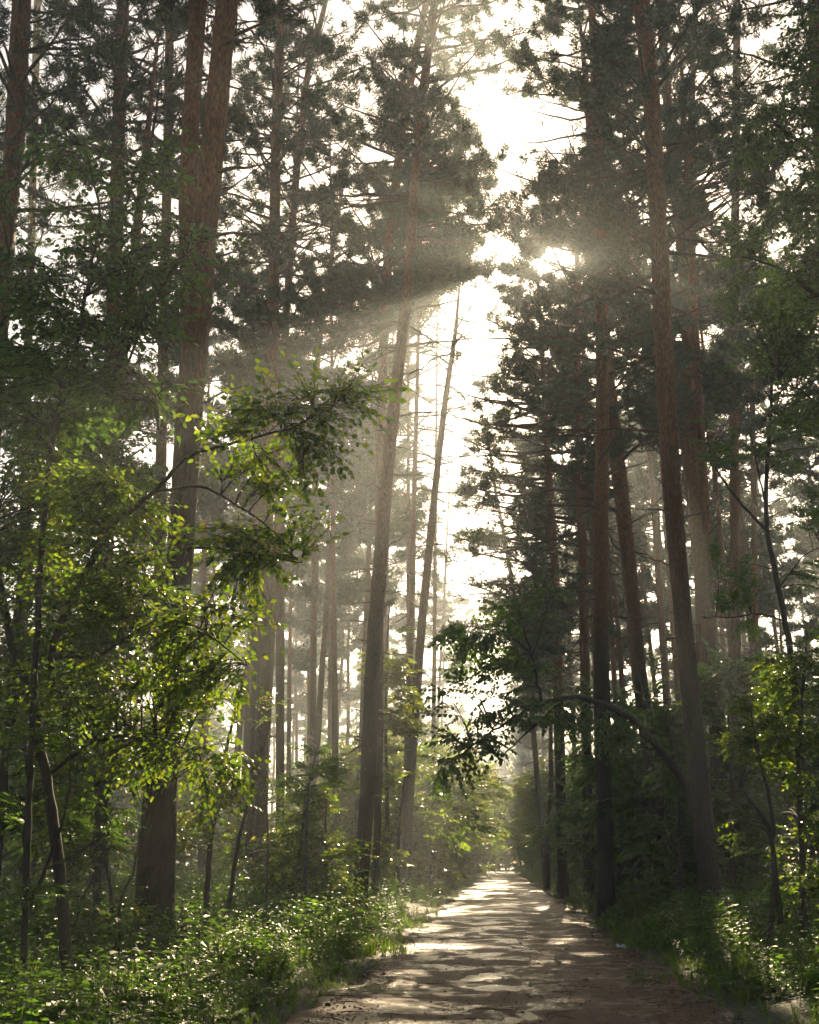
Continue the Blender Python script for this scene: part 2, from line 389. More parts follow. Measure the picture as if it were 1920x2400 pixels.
def put_twigs(mb, tset, pos, M, sc, rng, leafmat=0, stemmat=1):
    var = rng.integers(0, len(tset), len(pos))
    for i, (lv, lf, sv, sf) in enumerate(tset):
        k = var == i
        place(mb, lv, lf, pos[k], M[k], sc[k], leafmat)
        place(mb, sv, sf, pos[k], M[k], sc[k], stemmat)

# ------------------------------------------------------------------ pines
def rounded(P, rr, n, S, rng, rough=.065):
    Q = resample(np.column_stack([P, rr]), n)
    a = np.arange(S) * 2 * PI / S
    z = Q[:, 2]
    wob = np.ones((n, S))
    for k in range(1, 6):
        ph = rng.uniform(0, 6, 2)
        wob += rough / k ** .6 * np.sin(k * a[None] + ph[0] + .5 * np.sin(z[:, None] * .5 + ph[1]))
    wob += rng.normal(0, rough * .45, (n, S))
    fl = np.exp(-np.maximum(z - z[0], 0) / .35)[:, None]
    wob *= 1 + fl * (.22 + .16 * np.sin(a * 5 + 1))[None]
    return Q, wob[None]

def pine_mesh(trunk, tfn, zc, H, rng, nb=34, Lmax=3.6, csize=.2, det="hi", dead=(2, 12, 16, 1.0), holes=True, az=None, azw=0.0, live=None, tw_n=9, prune=True, extra=()):
    """limbs go into the trunk's mesh (slot 1), needles into a crown mesh"""
    crown = MB(); cl_p = []; cl_d = []
    def limbs(zs, azs, L, el, curve, r0, foliage, wig=.10):
        n = len(zs); s = np.linspace(0, 1, 8)
        p0 = tfn(zs)
        dh = np.stack([np.cos(azs), np.sin(azs), np.zeros(n)], 1)
        P = p0[:, None] + dh[:, None] * (L[:, None] * s * np.cos(el)[:, None])[..., None]
        P[:, :, 2] += L[:, None] * (np.sin(el)[:, None] * s + curve[:, None] * s ** 2)
        w = np.cumsum(rng.normal(0, wig / 8, (n, 8, 3)), axis=1) * L[:, None, None]; w[:, 0] = 0
        P = P + w
        rad = r0[:, None] * (1 - .85 * s) + .004
        V, Fc = tubes(P, rad, 5); trunk.add(V, Fc, 1)
        if not foliage: return
        M = tw_n
        sj = np.clip(np.linspace(.28, 1, M)[None] + rng.normal(0, .04, (n, M)), .2, 1)
        idx = sj * 7; i0 = np.minimum(idx.astype(int), 6); fr = (idx - i0)[..., None]
        bi = np.arange(n)[:, None]
        B0 = P[bi, i0] * (1 - fr) + P[bi, i0 + 1] * fr
        side = np.where((np.arange(M)[None] + rng.integers(0, 2, (n, 1))) % 2, 1, -1.0)
        a2 = azs[:, None] + side * np.radians(rng.uniform(30, 75, (n, M)))
        l2 = L[:, None] * (.48 * (1.12 - sj)) * rng.uniform(.6, 1.25, (n, M)) + .3
        e2 = np.radians(rng.uniform(-8, 28, (n, M)))
        d2 = np.stack([np.cos(a2) * np.cos(e2), np.sin(a2) * np.cos(e2), np.sin(e2)], -1)
        t = np.linspace(0, 1, 4)
        Tw = B0[:, :, None] + d2[:, :, None] * (l2[..., None] * t)[..., None]
        Tw[..., 2] += (.12 * l2[..., None] * t ** 2)
        Tw = Tw.reshape(-1, 4, 3)
        kk = keep_mask(Tw[:, 2], rng, holes=holes) if prune else np.ones(len(Tw), bool)
        V, Fc = tubes(Tw[kk], np.broadcast_to(np.array([.011, .009, .006, .003]), (kk.sum(), 4)), 3); trunk.add(V, Fc, 1)
        d2 = d2.reshape(-1, 3)
        for tt in (.35, .6, .8, 1.0):
            i = tt * 3; j = min(int(i), 2)
            q = Tw[:, j] * (1 - (i - j)) + Tw[:, j + 1] * (i - j)
            cl_p.append(q + rng.normal(0, .07, q.shape)); cl_d.append(d2 + rng.normal(0, .45, d2.shape) + np.array([0, 0, .45]))
        for tt in (5, 6, 7):
            cl_p.append(P[:, tt] + rng.normal(0, .06, (n, 3))); cl_d.append(dh + np.array([0, 0, .5]))
    def azim(n):
        a = rng.uniform(0, 2 * PI, n)
        if az is not None:
            b = rng.normal(az, .6, n); a = np.where(rng.random(n) < azw, b, a)
        return a
    if nb:
        zs = np.sort(rng.uniform(zc, H - .4, nb)); f = (zs - zc) / (H - zc)
        L = Lmax * (.45 + 1.1 * f) * (1.02 - f) ** .55 * rng.uniform(.65, 1.2, nb)
        el = np.radians(-12 + 45 * f + rng.normal(0, 9, nb))
        limbs(zs, azim(nb), L, el, rng.uniform(.0, .22, nb), .012 + .013 * L, True)
    if dead:
        z0, z1, n, Ld = dead
        zs = rng.uniform(z0, z1, n)
        limbs(zs, azim(n), .2 + Ld * rng.uniform(.25, 1.2, n) * np.clip(.35 + (zs - z0) / (z1 - z0), 0, 1.2), np.radians(rng.normal(5, 16, n)), rng.uniform(-.25, .15, n), .026 + .018 * Ld * rng.random(n), False, .16)
    for (zb, a, L, el, cv) in (live or ()):
        limbs(np.array([zb]), np.array([a]), np.array([L]), np.array([R(el)]), np.array([cv]), np.array([.02 + .014 * L]), True)
    for (zb, a, L, el, cv) in extra:
        limbs(np.array([zb]), np.array([a]), np.array([L]), np.array([R(el)]), np.array([cv]), np.array([.015 + .011 * L]), False, .14)
    if cl_p:
        Pc = np.concatenate(cl_p); Dc = np.concatenate(cl_d)
        if prune:
            k = keep_mask(Pc, rng, holes=holes); Pc = Pc[k]; Dc = Dc[k]
        Z = nrm(Dc); M = frames(Z, np.array([.3, .2, 1.0]))[:, :, [1, 2, 0]]
        sc = csize * rng.uniform(.75, 1.35, len(Pc)); var = rng.integers(0, 4, len(Pc))
        tl, tf = NEEDLES[det]
        for i in range(4): place(crown, tl[i], tf, Pc[var == i], M[var == i], sc[var == i])
    return crown if crown.v else None

def pine(label, D, path, H, zc, seed, cat="pine tree", group=None, base_on_ground=True, needle=None, **kw):
    """path: (px, py, width px) from the base up, in the photograph; D: distance"""
    rng = np.random.default_rng(seed)
    kw["nb"] = int(kw.get("nb", 34) * 1.45); kw["Lmax"] = kw.get("Lmax", 3.6) * 1.22; zc -= 1.5; kw["tw_n"] = 12
    P = np.array([at(x, y, D) for x, y, w in path])
    depth = (P - CAM) @ FW
    rr = np.array([w for x, y, w in path]) * depth / F / 2 * .87
    P[0, 2] = gz(P[0, 0], P[0, 1]) - .12
    if P[-1, 2] < H:                               # carry the trunk on to its top
        d = (P[-1] - P[0]) / (P[-1, 2] - P[0, 2])
        z1 = P[-1, 2]; r1 = rr[-1]
        for k in (.34, .67, 1.0):
            P = np.vstack([P, P[-1] + d * (H - z1) * .333]); rr = np.append(rr, max(.02, r1 * (1 - .93 * k)))
    base = P[0].copy(); base[2] += .12
    e = empty("pine_tree", base, label, cat, group)
    tb = MB()
    n = 150 if D < 32 else (90 if D < 45 else 46)
    Q, wob = rounded(P, rr, n, 26 if D < 32 else (16 if D < 45 else 10), rng)
    V, Fc = tubes(Q[:, :3], Q[:, 3], wob.shape[2], wob); tb.add(V, Fc, 0)
    zz = Q[:, 2]
    tfn = lambda z: np.stack([np.interp(z, zz, Q[:, i]) for i in range(3)], 1)
    cr = pine_mesh(tb, tfn, zc, H, rng, **kw)
    tb.build("trunk", [M_BARK, M_LIMB], e, base)
    if cr: cr.build("crown", [needle or M_NEEDLE], e, base)
    return e

exec_order = []
LEFT, RIGHT = PI, 0.0
# --- left of the road
pine("pine trunk at the far left edge, upper part washed grey by a light shaft", 24, [(-90, 1960, 62), (-40, 1200, 56), (10, 500, 48), (30, 300, 46), (47, 0, 44), (52, -120, 40)], 26, 13, 101, nb=34, Lmax=3.6, dead=(7, 14, 10, 1.2))
pine("slim pine trunk just right of the far left trunk", 42, [(40, 1900, 26), (55, 900, 22), (66, 550, 19), (80, 0, 17)], 33, 19, 102, nb=34, Lmax=3.8, csize=.22, dead=(10, 20, 10, 1.4))
pine("straight orange pine half hidden behind the leafy cherry tree at left", 29, [(205, 1960, 42), (225, 1000, 36), (238, 700, 33), (250, 300, 31), (260, 0, 28)], 29, 15.5, 103, nb=40, Lmax=3.8, dead=(8, 17, 14, 1.6))
pine("thin pine rising between the straight orange pine and the big twin pine", 35, [(330, 1930, 30), (338, 1000, 26), (344, 700, 24), (351, 400, 22), (358, 0, 20)], 31, 17, 104, nb=34, Lmax=3.4, dead=(8, 18, 16, 1.3))
pine("biggest pine in front at left, thick furrowed trunk bare to the top of the picture", 18.5,
     [(318, 2010, 100), (321, 1940, 90), (328, 1787, 86), (340, 1612, 74), (358, 1420, 66), (373, 1250, 60), (398, 865, 60), (420, 600, 60), (444, 330, 54), (477, 0, 50), (492, -150, 46)], 27, 19, 105,
     nb=26, Lmax=3.6, dead=(9, 17.5, 14, 1.3), extra=[(12.6, R(10), 1.9, 14, -.1), (14.4, R(185), 1.5, 42, .2), (16.6, R(172), 2.6, 38, .25), (9.2, R(-15), 1.3, 8, .05), (13.4, R(-30), 1.2, -5, .2), (16.9, R(5), 1.0, -18, .1), (17.2, R(8), .8, 10, 0)])
pine("orange twin stem close behind the biggest pine, leaning beside it", 19.6, [(318, 2000, 56), (366, 1250, 44), (396, 865, 42), (400, 750, 42), (398, 600, 42), (395, 450, 41), (403, 250, 40), (418, 0, 38), (425, -150, 34)], 27.5, 19.5, 106, nb=22, Lmax=3.2, dead=(12, 19, 8, .9))
pine("tall straight pine mid left whose lower half fades into pale mist", 38, [(547, 1900, 38), (549, 1700, 35), (555, 1350, 35), (561, 1100, 33), (573, 800, 29), (576, 600, 27), (581, 300, 24), (593, 0, 21)], 35, 20, 107, nb=44, Lmax=3.6, csize=.22, dead=(8, 20, 20, 1.2))
pine("slim leaning pine that forks beside the tall straight pine mid left", 47, [(590, 1880, 22), (590, 1000, 20), (600, 700, 18), (625, 350, 17), (650, 130, 15), (690, 0, 13)], 48, 25, 108, nb=46, Lmax=4.4, csize=.24, dead=(10, 25, 16, 1.4))
pine("very thin pine leaning right left of the dark middle pines", 60, [(655, 1880, 17), (668, 750, 13), (690, 600, 12), (720, 400, 10)], 36, 24, 109, nb=34, Lmax=3.0, csize=.26, det="mid", dead=(12, 24, 10, 1.4))
pine("middle roadside pine with near black lower trunk and many short dead stubs", 34,
     [(756, 1955, 44), (757, 1900, 37), (766, 1780, 37), (775, 1650, 39), (785, 1400, 38), (800, 1200, 35), (815, 1000, 32), (836, 800, 28), (860, 600, 26), (876, 350, 24), (896, 150, 22), (916, 0, 20), (925, -80, 18)], 42, 20, 110,
     nb=54, Lmax=4.2, dead=(3, 18, 60, 1.15))
pine("slender pine directly behind the black middle roadside pine, upper part bent left", 42,
     [(788, 1925, 18), (795, 1750, 18), (801, 1500, 18), (799, 1150, 19), (800, 1000, 24), (806, 800, 24), (812, 620, 24), (826, 450, 23), (851, 250, 21), (886, 60, 18), (900, 0, 16)], 47, 21, 111,
     nb=50, Lmax=4.6, csize=.22, dead=(5, 22, 34, 1.3), live=[(24, R(180), 4.2, -5, .1), (24.6, R(10), 4.4, 0, .1), (25.5, R(30), 4.8, 6, .05), (26.4, R(190), 4.4, 8, .1), (23.2, R(-15), 3.8, -10, .15), (25, R(-40), 4.2, 5, .1), (27, R(5), 4.6, 5, .1), (22.4, R(185), 4.4, -8, .1), (23.6, R(215), 4, -6, .1), (26.6, R(-70), 3.6, 8, .1), (25.8, R(-110), 3.8, 4, .1), (24.2, R(-100), 3.5, 0, .1), (28, R(170), 4, 10, .1), (28.5, R(20), 4, 10, .1)] + [(z, a, 3.6 + .6 * math.sin(z * 5), 4, .1) for z, a in zip(np.linspace(21.5, 31, 26), np.arange(26) * 2.4)])
pine("leaning pine on the left road verge against the bright gap, with forked bare dead top", 50,
     [(850, 1900, 28), (853, 1860, 25), (860, 1750, 23), (868, 1600, 24), (878, 1450, 24), (890, 1300, 22), (905, 1150, 20), (920, 1000, 18), (940, 830, 15), (960, 700, 11), (968, 600, 5)], 27.9, 26, 112, nb=0, dead=(5, 27, 66, 1.9),
     extra=[(25.2, R(5), 2.6, 62, .1), (22, R(5), 2.2, 10, .1), (21, R(185), 2.2, 5, -.1)])
# --- right of the road
pine("reddish straight pine right of the road above the sun gap, root among dark bushes", 36,
     [(1277, 1880, 42), (1274, 1750, 38), (1270, 1550, 37), (1265, 1300, 36), (1268, 1000, 34), (1270, 800, 32), (1265, 450, 28), (1255, 200, 21), (1246, 0, 16)], 41, 18, 113,
     nb=54, Lmax=4.4, az=LEFT, azw=.3, dead=(8, 18, 26, 2.6))
pine("reddish pine leaning left close behind the straight reddish pine", 38,
     [(1385, 1890, 40), (1370, 1600, 36), (1343, 1400, 34), (1322, 1175, 34), (1303, 1000, 34), (1280, 800, 30), (1262, 600, 26), (1250, 400, 22), (1240, 250, 18)], 36, 16.5, 114,
     nb=40, Lmax=3.8, az=LEFT, azw=.5, dead=(9, 18, 40, 3.6))
pine("dark roadside pine at right, tallest blackish trunk standing beside the bent tree", 28.5,
     [(1503, 1975, 64), (1498, 1925, 56), (1482, 1750, 50), (1461, 1550, 46), (1436, 1300, 43), (1415, 1050, 44), (1400, 800, 43), (1386, 500, 42), (1370, 200, 40), (1350, 0, 40), (1342, -90, 36)], 30, 17, 115,
     nb=40, Lmax=4.0, az=LEFT, azw=.35, dead=(5, 17, 14, 1.0), extra=[(10.35, R(178), 1.4, 6, -.06), (12.6, R(172), 3.6, 14, -.1), (14.8, R(176), 3.8, 18, -.1), (11.1, R(10), .6, 12, .1), (7.1, R(180), .55, 0, .1)])
pine("orange pine right behind the dark roadside pine, trunk bending left upward", 40,
     [(1525, 1920, 44), (1512, 1500, 38), (1500, 1370, 38), (1480, 1200, 38), (1465, 1000, 38), (1450, 700, 32), (1440, 550, 29), (1420, 350, 25), (1400, 150, 21), (1392, 0, 18)], 36, 19, 116,
     nb=46, Lmax=4.0, csize=.22, dead=(8, 20, 18, 1.6))
pine("thin pine touching the orange pine behind the dark roadside trunk", 46, [(1480, 1900, 24), (1472, 1250, 21), (1455, 900, 20), (1452, 500, 18), (1458, 200, 14), (1464, 0, 12)], 40, 22, 117, nb=34, Lmax=3.6, csize=.23, dead=(8, 22, 14, 1.4))
pine("straight slim pine between the orange pine and the right edge, lit along its side", 47, [(1552, 1900, 26), (1548, 1200, 23), (1545, 800, 22), (1549, 350, 20), (1552, 0, 17)], 41, 21, 118, nb=48, Lmax=3.8, csize=.23, dead=(8, 22, 16, 1.5))
pine("thin misty pine right of the straight slim pine, orange rim on its trunk", 60, [(1592, 1880, 19), (1590, 1250, 16), (1584, 850, 14), (1580, 600, 12)], 38, 22, 119, nb=36, Lmax=3.6, csize=.26, det="mid", dead=(10, 22, 12, 1.4))
pine("pine at the right edge of the picture mostly hidden by the dark leafy tree", 26, [(1800, 1960, 46), (1760, 900, 40), (1730, 300, 36), (1716, 0, 34)], 29, 13, 120, nb=40, Lmax=4.0, dead=(6, 13, 10, 1.5))
# --- pines whose crowns close the canopy further back
more = [(0, 85, 33, "thin grey young pine leaning in pale mist beside the far road", [(1150, 1850, 13), (1120, 1500, 12), (1088, 1280, 11), (1062, 1130, 9), (1037, 1000, 7), (1026, 900, 5)], 17, 24, 4.2),
        (1, 56, 33, "misty pine left of the reddish straight pine, dark layered boughs", [(1185, 1870, 26), (1172, 1250, 22), (1152, 950, 17), (1140, 700, 11), (1130, 560, 7)], 12, 44, 4.6),
        (2, 50, 34, "dark bushy pine close behind the reddish straight pine", [(1240, 1870, 26), (1228, 1200, 24), (1220, 950, 20), (1215, 650, 13), (1212, 420, 8)], 12, 56, 4.6)]
for i, D, H, lab, path, zc, nb, Lm in more:
    pine(lab, D, path, H, zc, 130 + i, nb=nb, Lmax=Lm, csize=.24, det="mid", az=LEFT, azw=.5, live=[(zq, LEFT + rng0.normal(0, .35), 4.6 + 1.2 * rng0.random(), rng0.normal(2, 7), .08) for zq in np.linspace(zc, zc + 14, 22)] if i else [(zq, rng0.uniform(0, 6.3), 3.2, 0, .1) for zq in np.linspace(14, 30, 16)], dead=(5, zc + 2, 22, 2.4))
# further pines whose boughs fill the upper woods, placed by (x, y) on the ground
FILL = [(-9.5, 47, 36), (-7.5, 55, 36), (-10, 27, 27), (-6.5, 64, 36), (-15, 68, 36), (-5.5, 33, 0),
        (9.5, 24, 27), (8.5, 45, 36), (11, 53, 36), (7, 62, 36), (13, 64, 36), (6.2, 74, 36), (11, 76, 36), (19, 76, 36), (5.6, 84, 36), (6.2, 94, 37), (5.3, 106, 36), (6.4, 120, 36), (5.4, 70, 35), (7.5, 132, 36), (5.8, 145, 36), (5.5, 160, 36), (6, 176, 36), (5.4, 192, 36), (6.5, 208, 36), (5.6, 226, 36), (-6, 80, 37), (-5.8, 100, 37), (-6.4, 125, 37),
        (-4.2, 53, 38), (-4.6, 61, 40), (7.5, 51, 37), (9, 57, 38), (5.4, 60, 38), (7, 38, 33), (-8, 38, 35), (-3.9, 70, 40)]
for i, (x, y, H) in enumerate(FILL):
    if H == 0: continue
    if y > 36: H += 8
    P0 = np.array([x, y, float(gz(x, y))]); ln = rng0.normal(0, .02)
    pts = [(P0 + np.array([ln * z - .012 * z * np.sign(x), 0, z])) for z in (0, 6, 12, 18)]
    path = []
    for q, wd in zip(pts, (.42, .36, .32, .28)):
        px, py, d = project(q[None]); path.append((px[0], py[0], wd * F / ((q - CAM) @ FW)))
    near = math.hypot(x, y) < 45
    pine("pine in the woods %s of the road, upper trunk orange among dense boughs" % ("left" if x < 0 else "right"), float((P0 - CAM) @ FH), path, H, H * rng0.uniform(.36, .5), 160 + i, group="pines filling the woods %s of the road" % ("left" if x < 0 else "right"),
         nb=38, Lmax=4.1, csize=.23 if near else .28, det="hi" if near else "mid", dead=(5, H * .5, 18, 1.6))

# far pines standing in the mist: a few kinds, copied
FARP = []
for v in range(4):
    rng = np.random.default_rng(300 + v)
    H = [27, 30, 25, 29][v]
    e = empty("pine_tree", (0, 0, 0), "x", "pine tree")
    zs = np.linspace(0, H, 9)
    P = np.stack([np.cumsum(rng.normal(0, .12, 9)), np.cumsum(rng.normal(0, .1, 9)), zs], 1); P[0] = (0, 0, -.3)
    rr = np.interp(zs, [0, 2, H * .6, H], [.24, .19, .13, .02])
    tb = MB(); Q, wob = rounded(P, rr, 30, 9, rng)
    V, Fc = tubes(Q[:, :3], Q[:, 3], 9, wob); tb.add(V, Fc, 0)
    tfn = lambda z, Q=Q: np.stack([np.interp(z, Q[:, 2], Q[:, i]) for i in range(3)], 1)
    cr = pine_mesh(tb, tfn, H * [.52, .45, .42, .58][v], H, rng, nb=[30, 36, 34, 28][v], Lmax=3.4, csize=.3, det="lo", dead=(4, H * .55, 22, 1.6), prune=False, tw_n=8)
    tb.build("trunk", [M_BARK, M_LIMB], e); cr.build("crown", [M_NEEDLE], e)
    FARP.append(e)
rng = np.random.default_rng(77)
spots = []
def try_spot(x, y, dmin):
    for (a, b) in spots:
        if (a - x) ** 2 + (b - y) ** 2 < dmin ** 2: return False
    spots.append((x, y)); return True
used = [False] * 4
LAB = {("l", 0): ("grey pine trunk deep in the pale mist left of the road", "misty pines left of the road"),
       ("l", 1): ("faint far pine fading into bright haze left of the road", "faint far pines left of the road"),
       ("r", 0): ("misty reddish pine standing back in the woods right of the road", "misty pines right of the road"),
       ("r", 1): ("faint far pine fading into haze right of the road", "faint far pines right of the road")}
def far_pine(x, y):
    v = int(rng.integers(0, 4))
    e = FARP[v] if not used[v] else copy_tree(FARP[v]); used[v] = True
    e.location = (x, y, float(gz(x, y)))
    s = rng.uniform(.85, 1.15); e.scale = (s, s, s)
    e.rotation_euler = (rng.normal(0, .02), rng.normal(0, .02), rng.uniform(0, 6.28))
    lb, gr = LAB[("l" if x < 0 else "r", 0 if y < 85 else 1)]
    tag(e, lb, "pine tree", gr)
for (px, D) in [(635, 58), (690, 66), (742, 62), (520, 55), (600, 70), (652, 78), (702, 84), (480, 66), (722, 95), (430, 60), (1150, 72), (1190, 66), (1600, 70), (1640, 62), (1700, 75), (1430, 70), (1320, 66), (1510, 85)]:
    p = at(px, 1815, D); spots.append((p[0], p[1])); far_pine(p[0], p[1])
k = 0
while k < 110:
    y = rng.uniform(60, 210); s = -1 if rng.random() < .55 else 1
    x = s * rng.uniform(6.5 if s < 0 else 8, 12 + y * .36)
    if try_spot(x, y, 4.2): far_pine(x, y); k += 1
for i in range(20):
    p = np.array([-26 + 2.7 * i + rng.uniform(-1, 1), rng.uniform(238, 284)]); far_pine(p[0], p[1])
for v in range(4):
    if not used[v]: far_pine(-20 - 5 * v, 120)

# ------------------------------------------------------------------ broadleaf trees and shrubs
def broadleaf(name, label, cat, D0, stems, blobs, seed, tset=TW_BIG, leafmat=None, tw=.5, nper=9, group=None, spots3d=None, hang=0.0, base=None, tmin=2.0, holes=True, prune=True, stemmat=None, kink=.006):
    """stems: list of lists (px, py, r_px, D); blobs: (px, py, D, rx px, ry px, depth m, n branchlets)"""
    rng = np.random.default_rng(seed)
    sp = []; tb = MB(); lb = MB()
    for st in stems:
        P = np.array([at(q[0], q[1], q[3] if len(q) > 3 else D0) for q in st])
        rr = np.array([q[2] * ((p - CAM) @ FW) / F for q, p in zip(st, P)])
        Q = resample(np.column_stack([P, rr]), max(10, 5 * len(st)))
        Q[1:-1, :3] += rng.normal(0, kink, (len(Q) - 2, 3))
        V, Fc = tubes(Q[:, :3], Q[:, 3], 9); tb.add(V, Fc, 0); sp.append(Q[:, :3])
    S = np.concatenate(sp)
    if base is None:
        base = sp[0][0].copy()
    pos_l = []; dir_l = []
    for (px, py, D, rx, ry, dz, n) in blobs:
        c = at(px, py, D); k = D / F
        u = nrm(rng.normal(0, 1, (n, 3))) * rng.random((n, 1)) ** .45
        E = c + u[:, :1] * rx * k * RT + u[:, 1:2] * ry * k * UPV + u[:, 2:] * dz * FH
        # the branchlet leaves the nearest stem point that lies lower down
        d = np.linalg.norm(E[:, None] - S[None], axis=2) + .9 * np.maximum(S[None, :, 2] - E[:, None, 2] + .15, 0)
        i = d.argmin(axis=1); P0 = S[i]
        ln = np.linalg.norm(E - P0, axis=1)
        Cc = (P0 + E) / 2 + UPV * (.22 * ln)[:, None] + rng.normal(0, .08, (n, 3)) * ln[:, None]
        t = np.linspace(0, 1, 8)[None, :, None]
        B = (1 - t) ** 2 * P0[:, None] + 2 * t * (1 - t) * Cc[:, None] + t ** 2 * E[:, None]
        B[:, :, 2] -= hang * (t[..., 0] ** 2) * ln[:, None] * .3
        r0 = np.clip(.0035 + .006 * ln, .004, .03)
        V, Fc = tubes(B, r0[:, None] * (1 - .8 * t[..., 0]) + .0015, 4); tb.add(V, Fc, 0)
        s = np.clip(1 - np.abs(rng.normal(0, .33, (n, nper))), .25, 1) * 7
        j = np.minimum(s.astype(int), 6); f = (s - j)[..., None]; bi = np.arange(n)[:, None]
        q = B[bi, j] * (1 - f) + B[bi, j + 1] * f
        tg = nrm(B[bi, j + 1] - B[bi, j])
        a = rng.choice([-1, 1], (n, nper)) * np.radians(rng.uniform(10, 75, (n, nper)))
        ca, sa = np.cos(a), np.sin(a)
        dd = np.stack([tg[..., 0] * ca - tg[..., 1] * sa, tg[..., 0] * sa + tg[..., 1] * ca, tg[..., 2] * .5 + rng.normal(0, .22, (n, nper)) - hang * .7], -1)
        pos_l.append(q.reshape(-1, 3)); dir_l.append(dd.reshape(-1, 3))
    pos = np.concatenate(pos_l); dr = np.concatenate(dir_l)
    if prune:
        k = keep_mask(pos + nrm(dr) * tw * .5, rng, tmin=tmin, holes=holes, pad=.1); pos = pos[k]; dr = dr[k]
    M = frames(dr, UPV, rng, .45)
    put_twigs(lb, tset, pos, M, tw * rng.uniform(.6, 1.25, len(pos)), rng, 0, 1)
    e = empty(name, base, label, cat, group)
    tb.build("trunk", [stemmat or M_STEM], e, base)
    lb.build("crown", [leafmat or M_LEAF, M_STEM], e, base)
    return e

# the bird cherry that fills the left of the picture
broadleaf("bird_cherry_tree", "crooked dark stemmed cherry tree in front at left, lit branches reaching toward the road", "leafy tree", 13.5,
    [[(150, 2135, 15, 13.6), (137, 1990, 13, 13.5), (125, 1812, 13, 13.5), (97, 1637, 11, 13.4), (75, 1512, 11, 13.3), (60, 1440, 9, 13.3), (25, 1370, 9, 13.3), (5, 1250, 8, 13.2), (-20, 1100, 6, 13)],
     [(75, 1512, 9, 13.3), (110, 1465, 8, 13.2), (105, 1375, 8, 13), (145, 1275, 8, 12.9), (185, 1200, 7, 12.7), (220, 1125, 7, 12.5), (280, 1075, 6, 12.3), (325, 1035, 5, 12), (400, 955, 4, 11.7), (505, 930, 3, 11.3), (600, 905, 2.2, 11), (700, 860, 1.4, 10.8)],
     [(185, 1200, 4, 12.7), (300, 1180, 4, 12.4), (430, 1150, 3, 12), (560, 1170, 2, 11.8), (635, 1185, 1.4, 11.7)],
     [(105, 1375, 5, 13), (200, 1390, 4, 12.8), (330, 1300, 3, 12.5), (420, 1320, 2.5, 12.3), (520, 1400, 1.4, 12.2)],
     [(325, 1035, 3.5, 12), (430, 1020, 3, 11.7), (540, 1090, 2, 11.5), (610, 1150, 1.3, 11.4)],
     [(97, 1637, 5, 13.4), (190, 1560, 4, 13.2), (300, 1540, 3, 13), (420, 1590, 2, 12.8)]],
    [(600, 885, 11, 130, 35, .5, 21), (690, 850, 10.8, 60, 35, .3, 8), (640, 940, 11.1, 60, 40, .3, 4), (540, 1000, 11.6, 80, 40, .5, 12), (560, 1100, 11.5, 80, 50, .4, 6), (600, 1170, 11.7, 55, 25, .3, 5), (520, 1190, 11.8, 80, 60, .5, 7),
     (490, 1160, 12, 60, 60, .5, 10), (240, 1080, 12.3, 120, 110, .9, 32), (150, 1020, 13, 160, 120, 1, 29), (110, 1230, 13, 160, 150, 1, 29), (270, 1230, 12.6, 140, 90, .8, 25),
     (400, 1320, 12.4, 120, 70, .7, 21), (470, 1410, 12.2, 80, 50, .5, 10), (330, 1450, 12.8, 130, 70, .8, 21), (180, 1450, 13, 140, 90, .9, 22), (330, 1560, 13, 140, 70, .7, 18), (430, 1600, 12.8, 70, 50, .4, 8), (60, 1500, 13.4, 90, 100, .8, 10)],
    401, tset=TW_BIG, leafmat=M_LEAF, tw=.52, nper=7, hang=.08)
broadleaf("bird_cherry_tree", "slender upright young tree at left with large grey green leaves high up", "leafy tree", 12.6,
    [[(48, 2110, 8), (60, 1700, 7), (85, 1200, 7), (107, 925, 6), (120, 875, 6), (155, 790, 5.5), (165, 700, 5), (185, 600, 4), (200, 525, 3.5), (215, 450, 3), (195, 375, 2), (180, 300, 1.2)],
     [(165, 700, 3, 12.6), (260, 760, 2.6, 12.3), (330, 830, 2, 12.1), (335, 900, 1.5, 12)], [(200, 525, 2.5, 12.6), (270, 430, 2, 12.4), (290, 330, 1.3, 12.2)], [(185, 600, 2.5), (90, 560, 2), (20, 540, 1.2)]],
    [(280, 350, 12.2, 70, 70, .5, 10), (310, 560, 12.2, 110, 80, .6, 15), (200, 500, 12.6, 90, 90, .6, 11), (130, 640, 12.6, 120, 90, .7, 15), (260, 680, 12.3, 120, 70, .6, 14), (60, 740, 12.7, 120, 70, .7, 12), (240, 800, 12.2, 170, 80, .7, 20), (90, 860, 12.8, 130, 80, .8, 17), (30, 420, 12.6, 50, 50, .4, 5), (150, 330, 12.5, 60, 70, .4, 5), (430, 490, 11.8, 50, 35, .3, 5), (20, 610, 12.6, 40, 60, .4, 5)],
    402, tset=TW_BIG, leafmat=M_LEAFD, tw=.58, nper=7)
broadleaf("hazel_bush", "dense shaded hazel bush behind the crooked cherry tree at left", "bush", 18,
    [[(-20, 1990, 12, 18), (10, 1600, 10, 18), (40, 1250, 8, 18), (80, 900, 5, 18), (100, 750, 3, 18)], [(200, 1990, 10, 18), (210, 1700, 8, 18), (190, 1400, 6, 18), (220, 1100, 4, 18), (260, 950, 2, 18)]],
    [(80, 850, 18, 140, 130, 1.6, 84), (200, 1000, 18, 140, 130, 1.6, 84), (60, 1150, 18, 140, 150, 1.6, 84), (220, 1300, 17.5, 120, 130, 1.4, 70), (60, 1420, 18, 130, 130, 1.5, 63), (190, 1580, 18, 120, 110, 1.4, 54), (50, 1700, 18.4, 110, 90, 1.2, 37)],
    403, tset=TW_MED, leafmat=M_LEAFD, tw=.6, nper=8)
